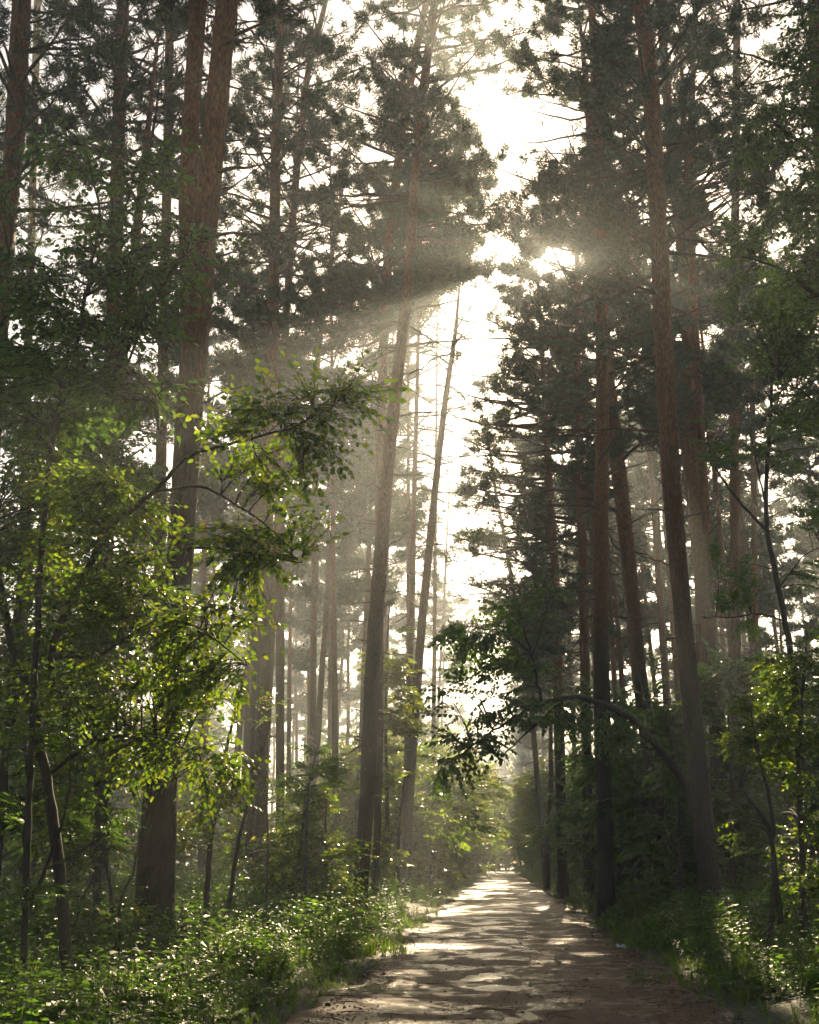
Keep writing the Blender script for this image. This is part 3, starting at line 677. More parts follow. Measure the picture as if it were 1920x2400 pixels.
broadleaf("rowan_sapling", "thin forked sapling with bright feathery leaves at the bottom left corner", "sapling", 13,
    [[(40, 2140, 5, 13), (48, 2000, 5, 13), (52, 1930, 5, 13), (95, 1830, 4, 13), (130, 1740, 3, 13), (150, 1640, 2, 13), (140, 1500, 1.3, 13)], [(52, 1930, 4, 13), (48, 1800, 3, 13), (60, 1650, 2, 12.8), (50, 1560, 1.4, 12.6)], [(95, 1830, 3, 13), (180, 1790, 2, 13), (240, 1700, 1.3, 13.2)]],
    [(50, 1555, 12.4, 45, 25, .3, 5), (60, 1880, 12.4, 50, 22, .3, 5), (130, 1530, 13, 60, 60, .4, 7), (230, 1720, 13.2, 60, 70, .5, 8), (20, 1720, 12.8, 40, 50, .4, 5)],
    404, tset=TW_ROWAN, leafmat=M_HERB, tw=.26, nper=4)
broadleaf("hazel_bush", "sparse yellow leaved bush lit from behind, left of the thick pine base", "bush", 16.5,
    [[(230, 2000, 5), (235, 1880, 4), (215, 1780, 3), (230, 1650, 2)], [(150, 2000, 4), (170, 1900, 3), (210, 1820, 3), (260, 1740, 1.5)], [(255, 2000, 4), (250, 1900, 3), (285, 1830, 2), (300, 1700, 1.3)]],
    [(220, 1680, 16.5, 80, 90, .8, 18), (250, 1800, 16.3, 70, 70, .7, 14), (190, 1900, 16.5, 90, 50, .7, 12), (170, 1760, 16.8, 60, 60, .7, 9)],
    405, tset=TW_MED, leafmat=M_LEAFY, tw=.5, nper=6)
broadleaf("hazel_bush", "sunlit leafy bush right of the thick pine with sparkling wet leaves", "bush", 20,
    [[(430, 1990, 7), (440, 1800, 6), (460, 1650, 5), (490, 1520, 3), (510, 1440, 1.5)], [(470, 1990, 6), (500, 1780, 4), (540, 1620, 3), (570, 1530, 1.4)]],
    [(470, 1470, 20, 90, 70, .9, 26), (540, 1540, 20, 70, 60, .8, 22), (450, 1600, 19.6, 80, 70, .9, 24), (520, 1660, 20, 80, 70, .8, 22), (430, 1730, 19.6, 50, 70, .8, 14), (540, 1770, 20.4, 70, 60, .8, 14)],
    406, tset=TW_MED, leafmat=M_LEAFY, tw=.48, nper=8)
broadleaf("hazel_bush", "dark glossy bush between the misty pine and the black roadside pine", "bush", 27,
    [[(620, 1960, 7), (630, 1820, 5), (640, 1720, 3), (655, 1620, 1.5)], [(690, 1960, 6), (690, 1840, 4), (685, 1740, 2), (690, 1660, 1.2)], [(590, 1960, 5), (575, 1850, 3), (560, 1760, 1.5)]],
    [(650, 1680, 27, 70, 60, 1, 24), (690, 1780, 27, 60, 90, 1, 26), (620, 1800, 27, 60, 80, 1, 24), (560, 1830, 26.5, 60, 60, 1, 18), (660, 1890, 26.5, 90, 50, 1, 22)],
    407, tset=TW_MED, leafmat=M_LEAF, tw=.55, nper=8)
broadleaf("rowan_sapling", "row topped sapling with pale green feathery leaves left of the middle pines", "sapling", 26,
    [[(640, 1950, 4), (645, 1750, 3), (650, 1640, 2), (665, 1590, 1)], [(560, 1950, 3), (565, 1760, 2), (560, 1640, 1)]],
    [(660, 1610, 26, 30, 30, .4, 6), (620, 1650, 26, 35, 30, .4, 6), (690, 1640, 26, 30, 30, .4, 6)],
    414, tset=TW_ROWAN, leafmat=M_HERB, tw=.5, nper=5)
broadleaf("young_maple", "slim sunlit young tree behind the black middle pine at the road edge", "leafy tree", 44,
    [[(818, 1895, 5), (815, 1700, 4), (812, 1500, 3), (815, 1350, 2), (822, 1260, 1)], [(840, 1890, 4), (838, 1760, 3), (850, 1650, 1.5)]],
    [(825, 1290, 44, 28, 50, 1, 14), (815, 1400, 44, 35, 60, 1, 16), (835, 1500, 44, 40, 60, 1, 18), (815, 1620, 44, 45, 60, 1.2, 20), (855, 1680, 44, 50, 50, 1.2, 18), (835, 1780, 43, 60, 60, 1.2, 22)],
    408, tset=TW_FAR, leafmat=M_LEAFY, tw=.75, nper=7)
# right of the road
broadleaf("bent_birch_tree", "thin tree arching over the road from behind the dark roadside pine, drooping twigs", "leafy tree", 30,
    [[(1500, 1925, 12, 30), (1478, 1760, 11, 30), (1450, 1660, 10, 29.8), (1400, 1590, 9, 29.5), (1340, 1520, 7.5, 29), (1290, 1490, 6.5, 28.6), (1240, 1470, 5.5, 28.2), (1180, 1466, 4, 27.8), (1100, 1500, 3, 27.4), (1010, 1560, 2, 27), (935, 1612, 1.1, 26.8)],
     [(1140, 1478, 3.4, 27.6), (1120, 1380, 2.6, 27.5), (1097, 1300, 2, 27.4), (1080, 1240, 1, 27.3)], [(1117, 1370, 2, 27.5), (1060, 1330, 1.5, 27.3), (990, 1320, 1, 27.2)], [(1120, 1385, 2, 27.5), (1150, 1290, 1.4, 27.4), (1165, 1225, .8, 27.3)],
     [(1200, 1466, 2.5, 27.9), (1110, 1540, 1.8, 27.4), (1050, 1600, 1.2, 27)]],
    [(1090, 1290, 27.4, 60, 60, .6, 18), (1150, 1240, 27.3, 30, 30, .4, 8), (1020, 1350, 27.3, 60, 50, .6, 16), (960, 1340, 27.2, 45, 50, .4, 9), (1000, 1420, 27.3, 50, 50, .5, 12), (930, 1440, 27.1, 25, 40, .3, 4), (1090, 1400, 27.5, 50, 50, .5, 14),
     (1090, 1500, 27.4, 80, 40, .6, 21), (1010, 1560, 27, 70, 40, .6, 18), (950, 1610, 26.9, 40, 25, .4, 8), (1180, 1500, 27.8, 80, 40, .7, 21), (1290, 1540, 28.6, 70, 40, .8, 14)],
    409, tset=TW_HANG, leafmat=M_LEAFD, tw=.62, nper=5, hang=.2, kink=.018, prune=False)
broadleaf("rowan_sapling", "dark leaning sapling before the mist at right with feathery leaves", "sapling", 20,
    [[(1700, 1950, 9, 20), (1690, 1600, 8, 20), (1668, 1400, 7, 20), (1655, 1310, 6.5, 20), (1640, 1240, 6, 20), (1612, 1110, 5, 20), (1614, 1000, 4.5, 20), (1625, 850, 3.5, 20), (1622, 700, 2, 20), (1630, 600, 1.2, 20)],
     [(1612, 1115, 3.5, 20), (1560, 1060, 3, 20), (1520, 1010, 2.4, 20), (1495, 960, 1.6, 20), (1485, 880, 1, 20)], [(1655, 1310, 2.5, 20), (1600, 1290, 2, 20), (1540, 1300, 1.4, 20), (1480, 1300, 1, 20)], [(1612, 1060, 2.4, 20), (1590, 960, 1.6, 20), (1580, 900, 1, 20)], [(1625, 850, 2, 20), (1680, 780, 1.5, 20), (1720, 700, 1, 20)], [(1640, 1240, 2, 20), (1690, 1170, 1.4, 20), (1730, 1150, 1, 20)]],
    [(1540, 1290, 20, 70, 40, .5, 9), (1600, 950, 20, 80, 80, .6, 14), (1690, 900, 20, 60, 80, .6, 14), (1500, 940, 20, 35, 60, .4, 7), (1640, 760, 20, 70, 60, .6, 12), (1690, 1080, 20, 50, 60, .5, 8), (1560, 1180, 20, 60, 50, .5, 7), (1700, 1200, 20, 40, 40, .4, 5)],
    410, tset=TW_ROWAN, leafmat=M_LEAFD, tw=.34, nper=5, holes=False)
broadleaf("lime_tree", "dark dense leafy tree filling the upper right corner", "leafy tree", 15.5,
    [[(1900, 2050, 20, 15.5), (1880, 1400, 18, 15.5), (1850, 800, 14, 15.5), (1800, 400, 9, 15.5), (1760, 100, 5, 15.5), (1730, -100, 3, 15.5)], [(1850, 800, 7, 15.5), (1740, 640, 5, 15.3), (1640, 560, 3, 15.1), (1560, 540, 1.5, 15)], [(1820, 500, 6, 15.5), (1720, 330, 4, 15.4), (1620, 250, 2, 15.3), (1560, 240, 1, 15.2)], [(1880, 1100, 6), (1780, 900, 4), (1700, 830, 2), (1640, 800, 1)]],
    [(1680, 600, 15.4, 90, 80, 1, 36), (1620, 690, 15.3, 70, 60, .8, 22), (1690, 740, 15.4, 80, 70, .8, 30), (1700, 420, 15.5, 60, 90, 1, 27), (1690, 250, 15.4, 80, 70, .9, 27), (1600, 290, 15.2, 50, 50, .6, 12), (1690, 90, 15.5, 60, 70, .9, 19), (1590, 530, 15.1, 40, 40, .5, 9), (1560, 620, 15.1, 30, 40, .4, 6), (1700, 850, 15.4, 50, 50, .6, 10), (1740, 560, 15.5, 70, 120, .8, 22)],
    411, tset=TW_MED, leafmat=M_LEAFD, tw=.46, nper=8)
broadleaf("hazel_bush", "tall bush at right edge with bright backlit leaves low down", "bush", 19,
    [[(1690, 1990, 8), (1690, 1800, 7), (1680, 1600, 5), (1690, 1450, 3), (1700, 1330, 1.5)], [(1620, 1990, 6), (1630, 1850, 5), (1625, 1700, 4), (1590, 1560, 2), (1580, 1480, 1.2)], [(1645, 1945, 6, 19), (1622, 1740, 5, 19), (1560, 1660, 3, 19.5)]],
    [(1680, 1400, 19, 70, 70, .9, 24), (1590, 1500, 19.4, 70, 70, .9, 26), (1690, 1540, 19, 60, 80, .9, 24), (1600, 1620, 19.4, 80, 80, .9, 28), (1690, 1690, 19, 60, 80, .9, 24), (1590, 1750, 19.4, 60, 70, .9, 18), (1690, 1830, 19, 60, 60, .9, 16)],
    412, tset=TW_MED, leafmat=M_LEAF, tw=.5, nper=8)
broadleaf("hazel_bush", "shaded bush directly right of the dark roadside pine", "bush", 31,
    [[(1540, 1930, 7), (1545, 1750, 5), (1540, 1600, 4), (1530, 1450, 2)], [(1440, 1930, 6), (1430, 1750, 5), (1420, 1600, 3), (1400, 1500, 1.5)]],
    [(1530, 1450, 31, 60, 70, 1.4, 26), (1560, 1580, 31, 70, 80, 1.4, 30), (1420, 1520, 31.5, 60, 70, 1.4, 26), (1400, 1650, 31.5, 60, 90, 1.4, 30), (1540, 1720, 31, 60, 90, 1.4, 28), (1440, 1790, 31.5, 70, 80, 1.4, 26)],
    413, tset=TW_FAR, leafmat=M_LEAFD, tw=.8, nper=8)

# bushes along both sides of the road: a few kinds, copied
BUSH = []
def bush_kind(seed, H, W, leafmat, zlow=0.0):
    rng = np.random.default_rng(seed)
    tb = MB(); lb = MB(); S = []
    for i in range(6):
        a = rng.uniform(0, 6.28); lean = rng.uniform(.1, .5) * W
        t = np.linspace(0, 1, 8)[:, None]
        P = np.concatenate([np.cos(a) * lean * t ** 1.5, np.sin(a) * lean * t ** 1.5, H * .85 * rng.uniform(.7, 1) * t], 1) + np.cumsum(rng.normal(0, .05, (8, 3)), 0); P[0, 2] = -.15
        V, Fc = tubes(P, np.linspace(.05, .012, 8), 6); tb.add(V, Fc, 0); S.append(P)
    S = np.concatenate(S)
    n = int(150 * (H / 5) * (W / 3))
    u = nrm(rng.normal(0, 1, (n, 3))) * rng.random((n, 1)) ** .4
    lob = 1 + .28 * np.sin(3 * np.arctan2(u[:, 1], u[:, 0]) + rng.random() * 6) + .2 * np.sin(u[:, 2] * 7 + rng.random() * 6)
    E = u * np.array([W, W, (H - zlow) * .5]) * lob[:, None] + np.array([0, 0, zlow + (H - zlow) * .55]); E[:, 2] = np.maximum(E[:, 2], .3 + zlow * .9)
    d = np.linalg.norm(E[:, None] - S[None], axis=2) + .9 * np.maximum(S[None, :, 2] - E[:, None, 2] + .2, 0)
    P0 = S[d.argmin(1)]; ln = np.linalg.norm(E - P0, axis=1)
    t = np.linspace(0, 1, 6)[None, :, None]; Cc = (P0 + E) / 2 + UPV * (.2 * ln)[:, None]
    B = (1 - t) ** 2 * P0[:, None] + 2 * t * (1 - t) * Cc[:, None] + t ** 2 * E[:, None]
    V, Fc = tubes(B, np.broadcast_to(.016 * (1 - .8 * t[..., 0]), B.shape[:2]), 3); tb.add(V, Fc, 0)
    nper = 7
    s = np.clip(1 - np.abs(rng.normal(0, .35, (n, nper))), .2, 1) * 5; j = np.minimum(s.astype(int), 4); f = (s - j)[..., None]; bi = np.arange(n)[:, None]
    q = (B[bi, j] * (1 - f) + B[bi, j + 1] * f).reshape(-1, 3)
    tg = nrm(B[bi, j + 1] - B[bi, j]).reshape(-1, 3) + rng.normal(0, .55, (n * nper, 3)) * np.array([1, 1, .4])
    put_twigs(lb, TW_FAR, q, frames(tg, UPV, rng, .4), rng.uniform(.45, .85, len(q)), rng, 0, 1)
    e = empty("roadside_bush", (0, 0, 0), "x", "bush")
    tb.build("trunk", [M_STEM], e); lb.build("crown", [leafmat, M_STEM], e)
    return e
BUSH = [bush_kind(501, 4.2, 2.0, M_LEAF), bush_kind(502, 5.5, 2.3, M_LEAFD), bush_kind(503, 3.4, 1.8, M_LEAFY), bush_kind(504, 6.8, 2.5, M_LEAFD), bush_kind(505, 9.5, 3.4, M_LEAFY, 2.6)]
bused = [False] * 5
def bush(x, y, v, s, lb, gr):
    e = BUSH[v] if not bused[v] else copy_tree(BUSH[v]); bused[v] = True
    e.location = (x, y, float(gz(x, y))); e.scale = (s, s, s); e.rotation_euler = (0, 0, rng.uniform(0, 6.28))
    tag(e, lb, "bush", gr)
GL = ("leafy bush in the misty sunlit thicket left of the road", "bushes left of the road")
GR = ("dark leafy bush in the shaded thicket right of the road", "bushes right of the road")
rng = np.random.default_rng(88)
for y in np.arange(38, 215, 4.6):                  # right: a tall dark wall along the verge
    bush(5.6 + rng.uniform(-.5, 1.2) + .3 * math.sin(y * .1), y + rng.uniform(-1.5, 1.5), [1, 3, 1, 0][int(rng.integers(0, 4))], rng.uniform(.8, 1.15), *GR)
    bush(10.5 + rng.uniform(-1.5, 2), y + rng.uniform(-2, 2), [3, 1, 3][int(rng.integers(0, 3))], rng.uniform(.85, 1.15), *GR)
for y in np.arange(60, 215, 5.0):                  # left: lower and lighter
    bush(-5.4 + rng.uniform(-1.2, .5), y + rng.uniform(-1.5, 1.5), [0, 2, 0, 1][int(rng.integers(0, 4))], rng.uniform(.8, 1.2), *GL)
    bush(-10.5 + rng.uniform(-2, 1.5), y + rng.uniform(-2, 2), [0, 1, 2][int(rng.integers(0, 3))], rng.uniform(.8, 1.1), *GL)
for (x, y, sc_) in [(-3.6, 72, .9), (-3.2, 84, 1.0), (-3.8, 97, 1.1), (-2.8, 110, 1.1), (-3.6, 124, 1.2), (-2.9, 140, 1.2), (-3.4, 158, 1.3), (-2.6, 178, 1.3), (-3, 200, 1.4), (4.6, 95, 1.0), (4.4, 122, 1.1), (4.2, 150, 1.2), (4.4, 182, 1.3), (-6.8, 64, .9), (-7.5, 90, 1.2)]:
    if x < 0: bush(x, y, 4, sc_, "sunlit young leafy tree arching over the far end of the road", "young trees arching over the far road")
    else: bush(x, y, 4, sc_, "shaded young leafy tree overhanging the far road from the right", "young trees on the right of the far road")
for (x, y) in [(-16, 40), (-13, 46), (-19, 47), (-22, 38), (-11, 52), (-9, 44), (-17, 56), (-24, 58), (-28, 50), (-14, 62), (-20, 70), (-27, 72), (-33, 66), (-12, 33), (-17, 31)]:
    bush(x, y, [2, 0, 1][int(rng.integers(0, 3))], rng.uniform(.6, .95), *GL)
for (x, y) in [(15, 33), (13, 40), (18, 44), (22, 40), (17, 55), (23, 55), (28, 60), (20, 68), (30, 75), (14, 27), (12, 33)]:
    bush(x, y, [1, 3, 0][int(rng.integers(0, 3))], rng.uniform(.7, 1.0), *GR)
k = 0
while k < 70:
    y = rng.uniform(62, 190); sd = -1 if rng.random() < .6 else 1
    x = sd * rng.uniform(13, 20 + y * .4)
    bush(x, y, [0, 1, 3, 1][int(rng.integers(0, 4))], rng.uniform(1.0, 1.9), *(GL if sd < 0 else GR)); k += 1
for (x, y) in [(-6, 2), (-9, -4), (-5, -8), (6, 1), (9, -5), (6, -9), (12, 4), (-13, 3), (-3, -16), (4, -17)]:  # unseen bushes around the camera, added to shade the foreground from open sky
    bush(x, y, [3, 1][int(rng.integers(0, 2))], rng.uniform(.9, 1.1), *(GL if x < 0 else GR))
for (x, y) in [(-7, -2), (-12, -8), (7, -3), (12, -9), (-5, -14), (5, -13), (0, -24), (-9, -20), (9, -20), (-16, 0), (16, 0), (-20, -14), (20, -14), (-12, 8), (13, 9), (-19, 10), (20, 12)]:  # unseen pines behind and beside the camera, added to cut the ambient light
    far_pine(x, y)
# far crossing of the corridor: low bushes of both verges meet beyond the last bend
for (x, y) in [(-3, 235), (2, 240), (-7, 228), (7, 230)]:
    bush(x, y, 0, 1.3, "pale bush closing the far end of the road", "bushes at the far end of the road")
for i in range(26):
    bush(-38 + 3 * i + rng.uniform(-1, 1), 250 + rng.uniform(-6, 14), 3, rng.uniform(2.4, 3.4), "pale tall leafy tree in the bright mist closing the far end of the road", "tall trees at the far end of the road")
for (x, y, s) in [(-4.6, 58, 1.5), (-5.2, 70, 1.7), (-4.8, 84, 1.8), (-5.5, 98, 1.9), (-5, 115, 2), (-5.4, 135, 2), (-5.5, 160, 2.2), (-5.2, 185, 2.2), (-9, 76, 1.9), (-10, 105, 2), (-11, 140, 2.2), (-3.9, 92, 1.9), (-3.8, 108, 2.0), (-3.6, 126, 2.1), (-3.4, 150, 2.2), (-3.4, 172, 2.3)]:
    bush(x, y, 0, s, "tall sunlit leafy tree leaning over the misty road from the left", "tall leafy trees along the left of the far road")

# ------------------------------------------------------------------ ground, road
def grid_sheet(name, xs, ys, zf, m, kind="structure"):
    X, Y = np.meshgrid(xs, ys); Z = zf(X, Y)
    V = np.stack([X, Y, Z], -1).reshape(-1, 3)
    nx, ny = len(xs), len(ys); i = np.arange(nx - 1)[None, :] + np.arange(ny - 1)[:, None] * nx
    Fc = np.stack([i, i + 1, i + nx + 1, i + nx], -1).reshape(-1, 4)
    mb = MB(); mb.add(V, Fc); o = mb.build(name, [m]); tag(o, kind=kind); return o
xs = np.concatenate([np.linspace(-400, -16, 20), np.linspace(-15, 15, 91), np.linspace(16, 400, 20)])
ys = np.concatenate([np.linspace(-60, 6, 10), np.linspace(7, 60, 107), np.linspace(62, 260, 60), np.linspace(280, 900, 12)])
grid_sheet("ground", xs, ys, lambda x, y: gz(x, y) - .004, ground_material())
def rz(x, y):
    u = (x - .25)
    rut = -.014 * (np.exp(-((u + .95) / .32) ** 2) + np.exp(-((u - 1.0) / .32) ** 2))
    pot = .0015 * np.sin(x * 2.1 + np.sin(y * .5) * 2) * np.sin(y * .9 + x) + .001 * np.sin(y * 2.3 + 1.7 * x)
    return .045 + rut + pot * np.clip(1 - (np.abs(u) / 2.4) ** 4, 0, 1)
nv = 420
ysr = np.concatenate([np.linspace(-20, 6, 14), np.linspace(6.2, 50, 300), np.linspace(51, 262, 106)])
u = np.linspace(-1, 1, 49)
X = np.zeros((len(ysr), 49)); Y = np.repeat(ysr[:, None], 49, 1)
el = -2.12 + .16 * np.sin(ysr * .8) + .1 * np.sin(ysr * 2.3 + 1) + .05 * np.sin(ysr * 5.1)
er = 2.58 + .16 * np.sin(ysr * .7 + 2) + .1 * np.sin(ysr * 1.9) + .06 * np.sin(ysr * 4.7)
X = (el + er)[:, None] / 2 + u[None] * ((er - el) / 2)[:, None]
Z = rz(X, Y); Z = np.where(np.abs(u)[None] > .97, -.02, Z)
V = np.stack([X, Y, Z], -1).reshape(-1, 3)
i = np.arange(48)[None, :] + np.arange(len(ysr) - 1)[:, None] * 49
mb = MB(); mb.add(V, np.stack([i, i + 1, i + 50, i + 49], -1).reshape(-1, 4)); tag(mb.build("road", [road_material()]), kind="structure")

def water_material():
    m, nt, out = mat("puddle_water"); L = nt.links
    tc = N(nt, "ShaderNodeTexCoord"); no = N(nt, "ShaderNodeTexNoise"); no.inputs["Scale"].default_value = 6; L.new(tc.outputs["Object"], no.inputs["Vector"])
    p = N(nt, "ShaderNodeBsdfPrincipled"); p.inputs["Base Color"].default_value = (.06, .045, .035, 1); p.inputs["Roughness"].default_value = .2; p.inputs["Specular IOR Level"].default_value = .8
    L.new(p.outputs[0], out.inputs[0]); return m
M_WATER = water_material()
rng = np.random.default_rng(12)
for (px, py, rx, ry) in [(1108, 1906, .4, 1.3), (1085, 1882, .16, 1.2), (1160, 2031, .22, .3), (1195, 2124, .2, .2), (1010, 2066, .24, .5), (785, 2092, .3, .45), (895, 2012, .18, .4)]:
    c = ground_at(px, py); n = 28; a = np.arange(n) * 2 * PI / n
    rad = 1 + .22 * np.sin(2 * a + rng.random() * 6) + .16 * np.sin(3 * a + rng.random() * 6) + .1 * np.sin(5 * a + rng.random() * 6)
    x = c[0] + rx * rad * np.cos(a); y = c[1] + ry * rad * np.sin(a)
    zc_ = float(rz(np.array(c[0]), np.array(c[1])))
    # the sheet follows the road a few millimetres up
    V = [(c[0], c[1], zc_ + .006)]
    for s in (.5, 1.0):
        for q in range(n):
            xx, yy = c[0] + (x[q] - c[0]) * s, c[1] + (y[q] - c[1]) * s
            V.append((xx, yy, float(rz(np.array(xx), np.array(yy))) + (.006 if s < 1 else .002)))
    mb = MB(); V = np.array(V)
    mb.add(V, np.array([(0, 1 + q, 1 + (q + 1) % n) for q in range(n)]))
    mb.f.append((np.array([(1 + q, 1 + n + q, 1 + n + (q + 1) % n, 1 + (q + 1) % n) for q in range(n)]), 0, True))
    tag(mb.build("puddle", [M_WATER]), kind="structure")

# grit, twigs and dead leaves strewn over the track
rng = np.random.default_rng(55)
tet = np.array([(1, 0, -.3), (-.5, .87, -.3), (-.5, -.87, -.3), (0.1, 0, .6), (.5, .6, .2)], float); tf_ = np.array([(0, 1, 4), (1, 3, 4), (0, 4, 3), (1, 2, 3), (0, 3, 2)])
n = 9000
yy = 9 + 26 * rng.random(n) ** 1.6; uu = rng.uniform(-1.05, 1.05, n); uu = np.where(rng.random(n) < .45, np.sign(uu) * (1 - np.abs(rng.normal(0, .16, n))), uu)
xx = .23 + uu * 2.3
Pz = np.where(np.abs(uu) < .97, rz(xx, yy), gz(xx, yy) + .01) + .003
mb = MB(); place(mb, tet, tf_, np.stack([xx, yy, Pz], 1), frames(rng.normal(0, 1, (n, 3)) * np.array([1, 1, .25]), UPV, rng, .5), np.exp(rng.normal(-4.75, .5, n)))
o = mb.build("gravel", [simple_bark("road_grit", (.03, .022, .018), (.14, .10, .08), 3)]); tag(o, "loose grit and small clods strewn over the wet dirt road", "gravel", kind="stuff")
n = 700
yy = 9.5 + 24 * rng.random(n) ** 1.4; uu = rng.uniform(-1.08, 1.08, n); uu = np.where(rng.random(n) < .55, np.sign(uu) * (1 - np.abs(rng.normal(0, .12, n))), uu); xx = .23 + uu * 2.3
Pz = np.where(np.abs(uu) < .97, rz(xx, yy), gz(xx, yy) + .015) + .008
lv, lf = leaf_shape(True, .3)
mb = MB(); place(mb, lv, lf, np.stack([xx, yy, Pz], 1), frames(rng.normal(0, 1, (n, 3)) * np.array([1, 1, .12]), UPV, rng, .25), rng.uniform(.03, .085, n))
k = 160; a = rng.uniform(0, 6.28, k); L_ = rng.uniform(.08, .4, k); i_ = rng.integers(0, n, k); c_ = np.stack([xx[i_], yy[i_], Pz[i_] + .004], 1) + rng.normal(0, .1, (k, 3)) * np.array([1, 1, 0]); d_ = np.stack([np.cos(a), np.sin(a), 0 * a], 1) * L_[:, None]
V, Fc = tubes(np.stack([c_ - d_ / 2, c_ + np.array([0, 0, .006]), c_ + d_ / 2], 1), np.full((k, 3), .005), 4); mb.add(V, Fc, 0)
o = mb.build("leaf_litter", [simple_bark("dead_leaf", (.05, .03, .015), (.16, .1, .045), 2)]); tag(o, "dead leaves and broken twigs lying on the dirt road and its edges", "leaf litter", kind="stuff")

# ------------------------------------------------------------------ undergrowth
def herb_template(rng, levels, leaf, hi=False, w=.3):
    lv, lf = leaf_shape(hi, w); Vs = []; Fs = []; n = 0
    for i in range(levels):
        h = .3 + .7 * i / (levels - 1); a0 = rng.uniform(0, 6.28)
        for kx in range(3):
            a = a0 + kx * 2.09 + rng.normal(0, .3)
            d = np.array([[math.cos(a), math.sin(a), .15 - .35 * rng.random()]])
            pet = .10 + .12 * (1 - h)
            M = frames(d, UPV, rng, .3)
            Vs.append(lv * leaf * (1.15 - .5 * h * (i == levels - 1)) * rng.uniform(.8, 1.2) @ M[0].T + np.array([math.cos(a) * pet, math.sin(a) * pet, h])); Fs.append(lf + n); n += len(lv)
    sv, sf = tubes(np.array([(0, 0, -.05), (.01, .01, .5), (0, .02, 1)]), np.array([.012, .009, .005]), 3)
    return np.concatenate(Vs), np.concatenate(Fs), sv, sf
def grass_template(rng, nb=16):
    Vs = []; Fs = []; n = 0
    for i in range(nb):
        a = rng.uniform(0, 6.28); l = rng.uniform(.5, 1); b = rng.uniform(.2, .6); c = np.array([math.cos(a), math.sin(a), 0]); s = np.array([-math.sin(a), math.cos(a), 0]) * .018
        o = rng.normal(0, .08, 3) * np.array([1, 1, 0])
        p1 = o + c * b * l * .35 + UPV * l * .6; p2 = o + c * b * l + UPV * l * (.95 - b * .3)
        Vs += [o - s, o + s, p1 + s * .8, p1 - s * .8, p2]; Fs.append([(n, n + 1, n + 2), (n, n + 2, n + 3), (n + 3, n + 2, n + 4)]); n += 5
    return np.array(Vs), np.concatenate([np.array(f) for f in Fs])
rgh = np.random.default_rng(21)
HERBS = [herb_template(rgh, 6, .14, True), herb_template(rgh, 8, .105, True, .34), herb_template(rgh, 5, .19, True, .3), herb_template(rgh, 8, .13, True, .2)]
GRASS = [grass_template(rgh) for _ in range(4)]
def fern_template(rng, nf=6, pairs=11):
    Vs = []; Fs = []; n = 0; lv, lf = leaf_shape(False, .2)
    for i in range(nf):
        a = i * 6.28 / nf + rng.normal(0, .3); c = np.array([math.cos(a), math.sin(a), 0]); sd = np.array([-math.sin(a), math.cos(a), 0]); l = rng.uniform(.8, 1.1)
        for k in range(pairs):
            t = .18 + .8 * k / pairs; p = c * l * t * .9 + UPV * (l * (1.15 * t - .85 * t * t))
            w = .34 * math.sin(min(1, t * 1.25) ** .7 * 2.9) * l + .03
            for q in (-1, 1):
                d = (sd * q + c * .35 - UPV * .12)[None]; M = frames(d, UPV, rng, .15)
                Vs.append(lv * w @ M[0].T + p); Fs.append(lf + n); n += len(lv)
    return np.concatenate(Vs), np.concatenate(Fs)
FERN = [fern_template(rgh) for _ in range(2)]
def stalk_template(rng):
    P = np.array([(0, 0, 0), (.02, .03, .5), (.06, .01, 1.0), (.1, -.03, 1.35)]); sv, sf = tubes(P, np.array([.006, .005, .004, .002]), 3); V = [sv]; Fq = [sf]; n = len(sv)
    for i in range(7):
        p = P[3] + np.array([0, 0, -.05 * i]); a = rng.uniform(0, 6.28); q = p + np.array([math.cos(a) * .09, math.sin(a) * .09, .06]); tv, tf = tubes(np.array([p, (p + q) / 2 + np.array([0, 0, .02]), q]), np.array([.003, .005, .009]), 3); V.append(tv); Fq.append(tf + n); n += len(tv)
    return np.concatenate(V), np.concatenate(Fq)
STALK = [stalk_template(rgh) for _ in range(2)]
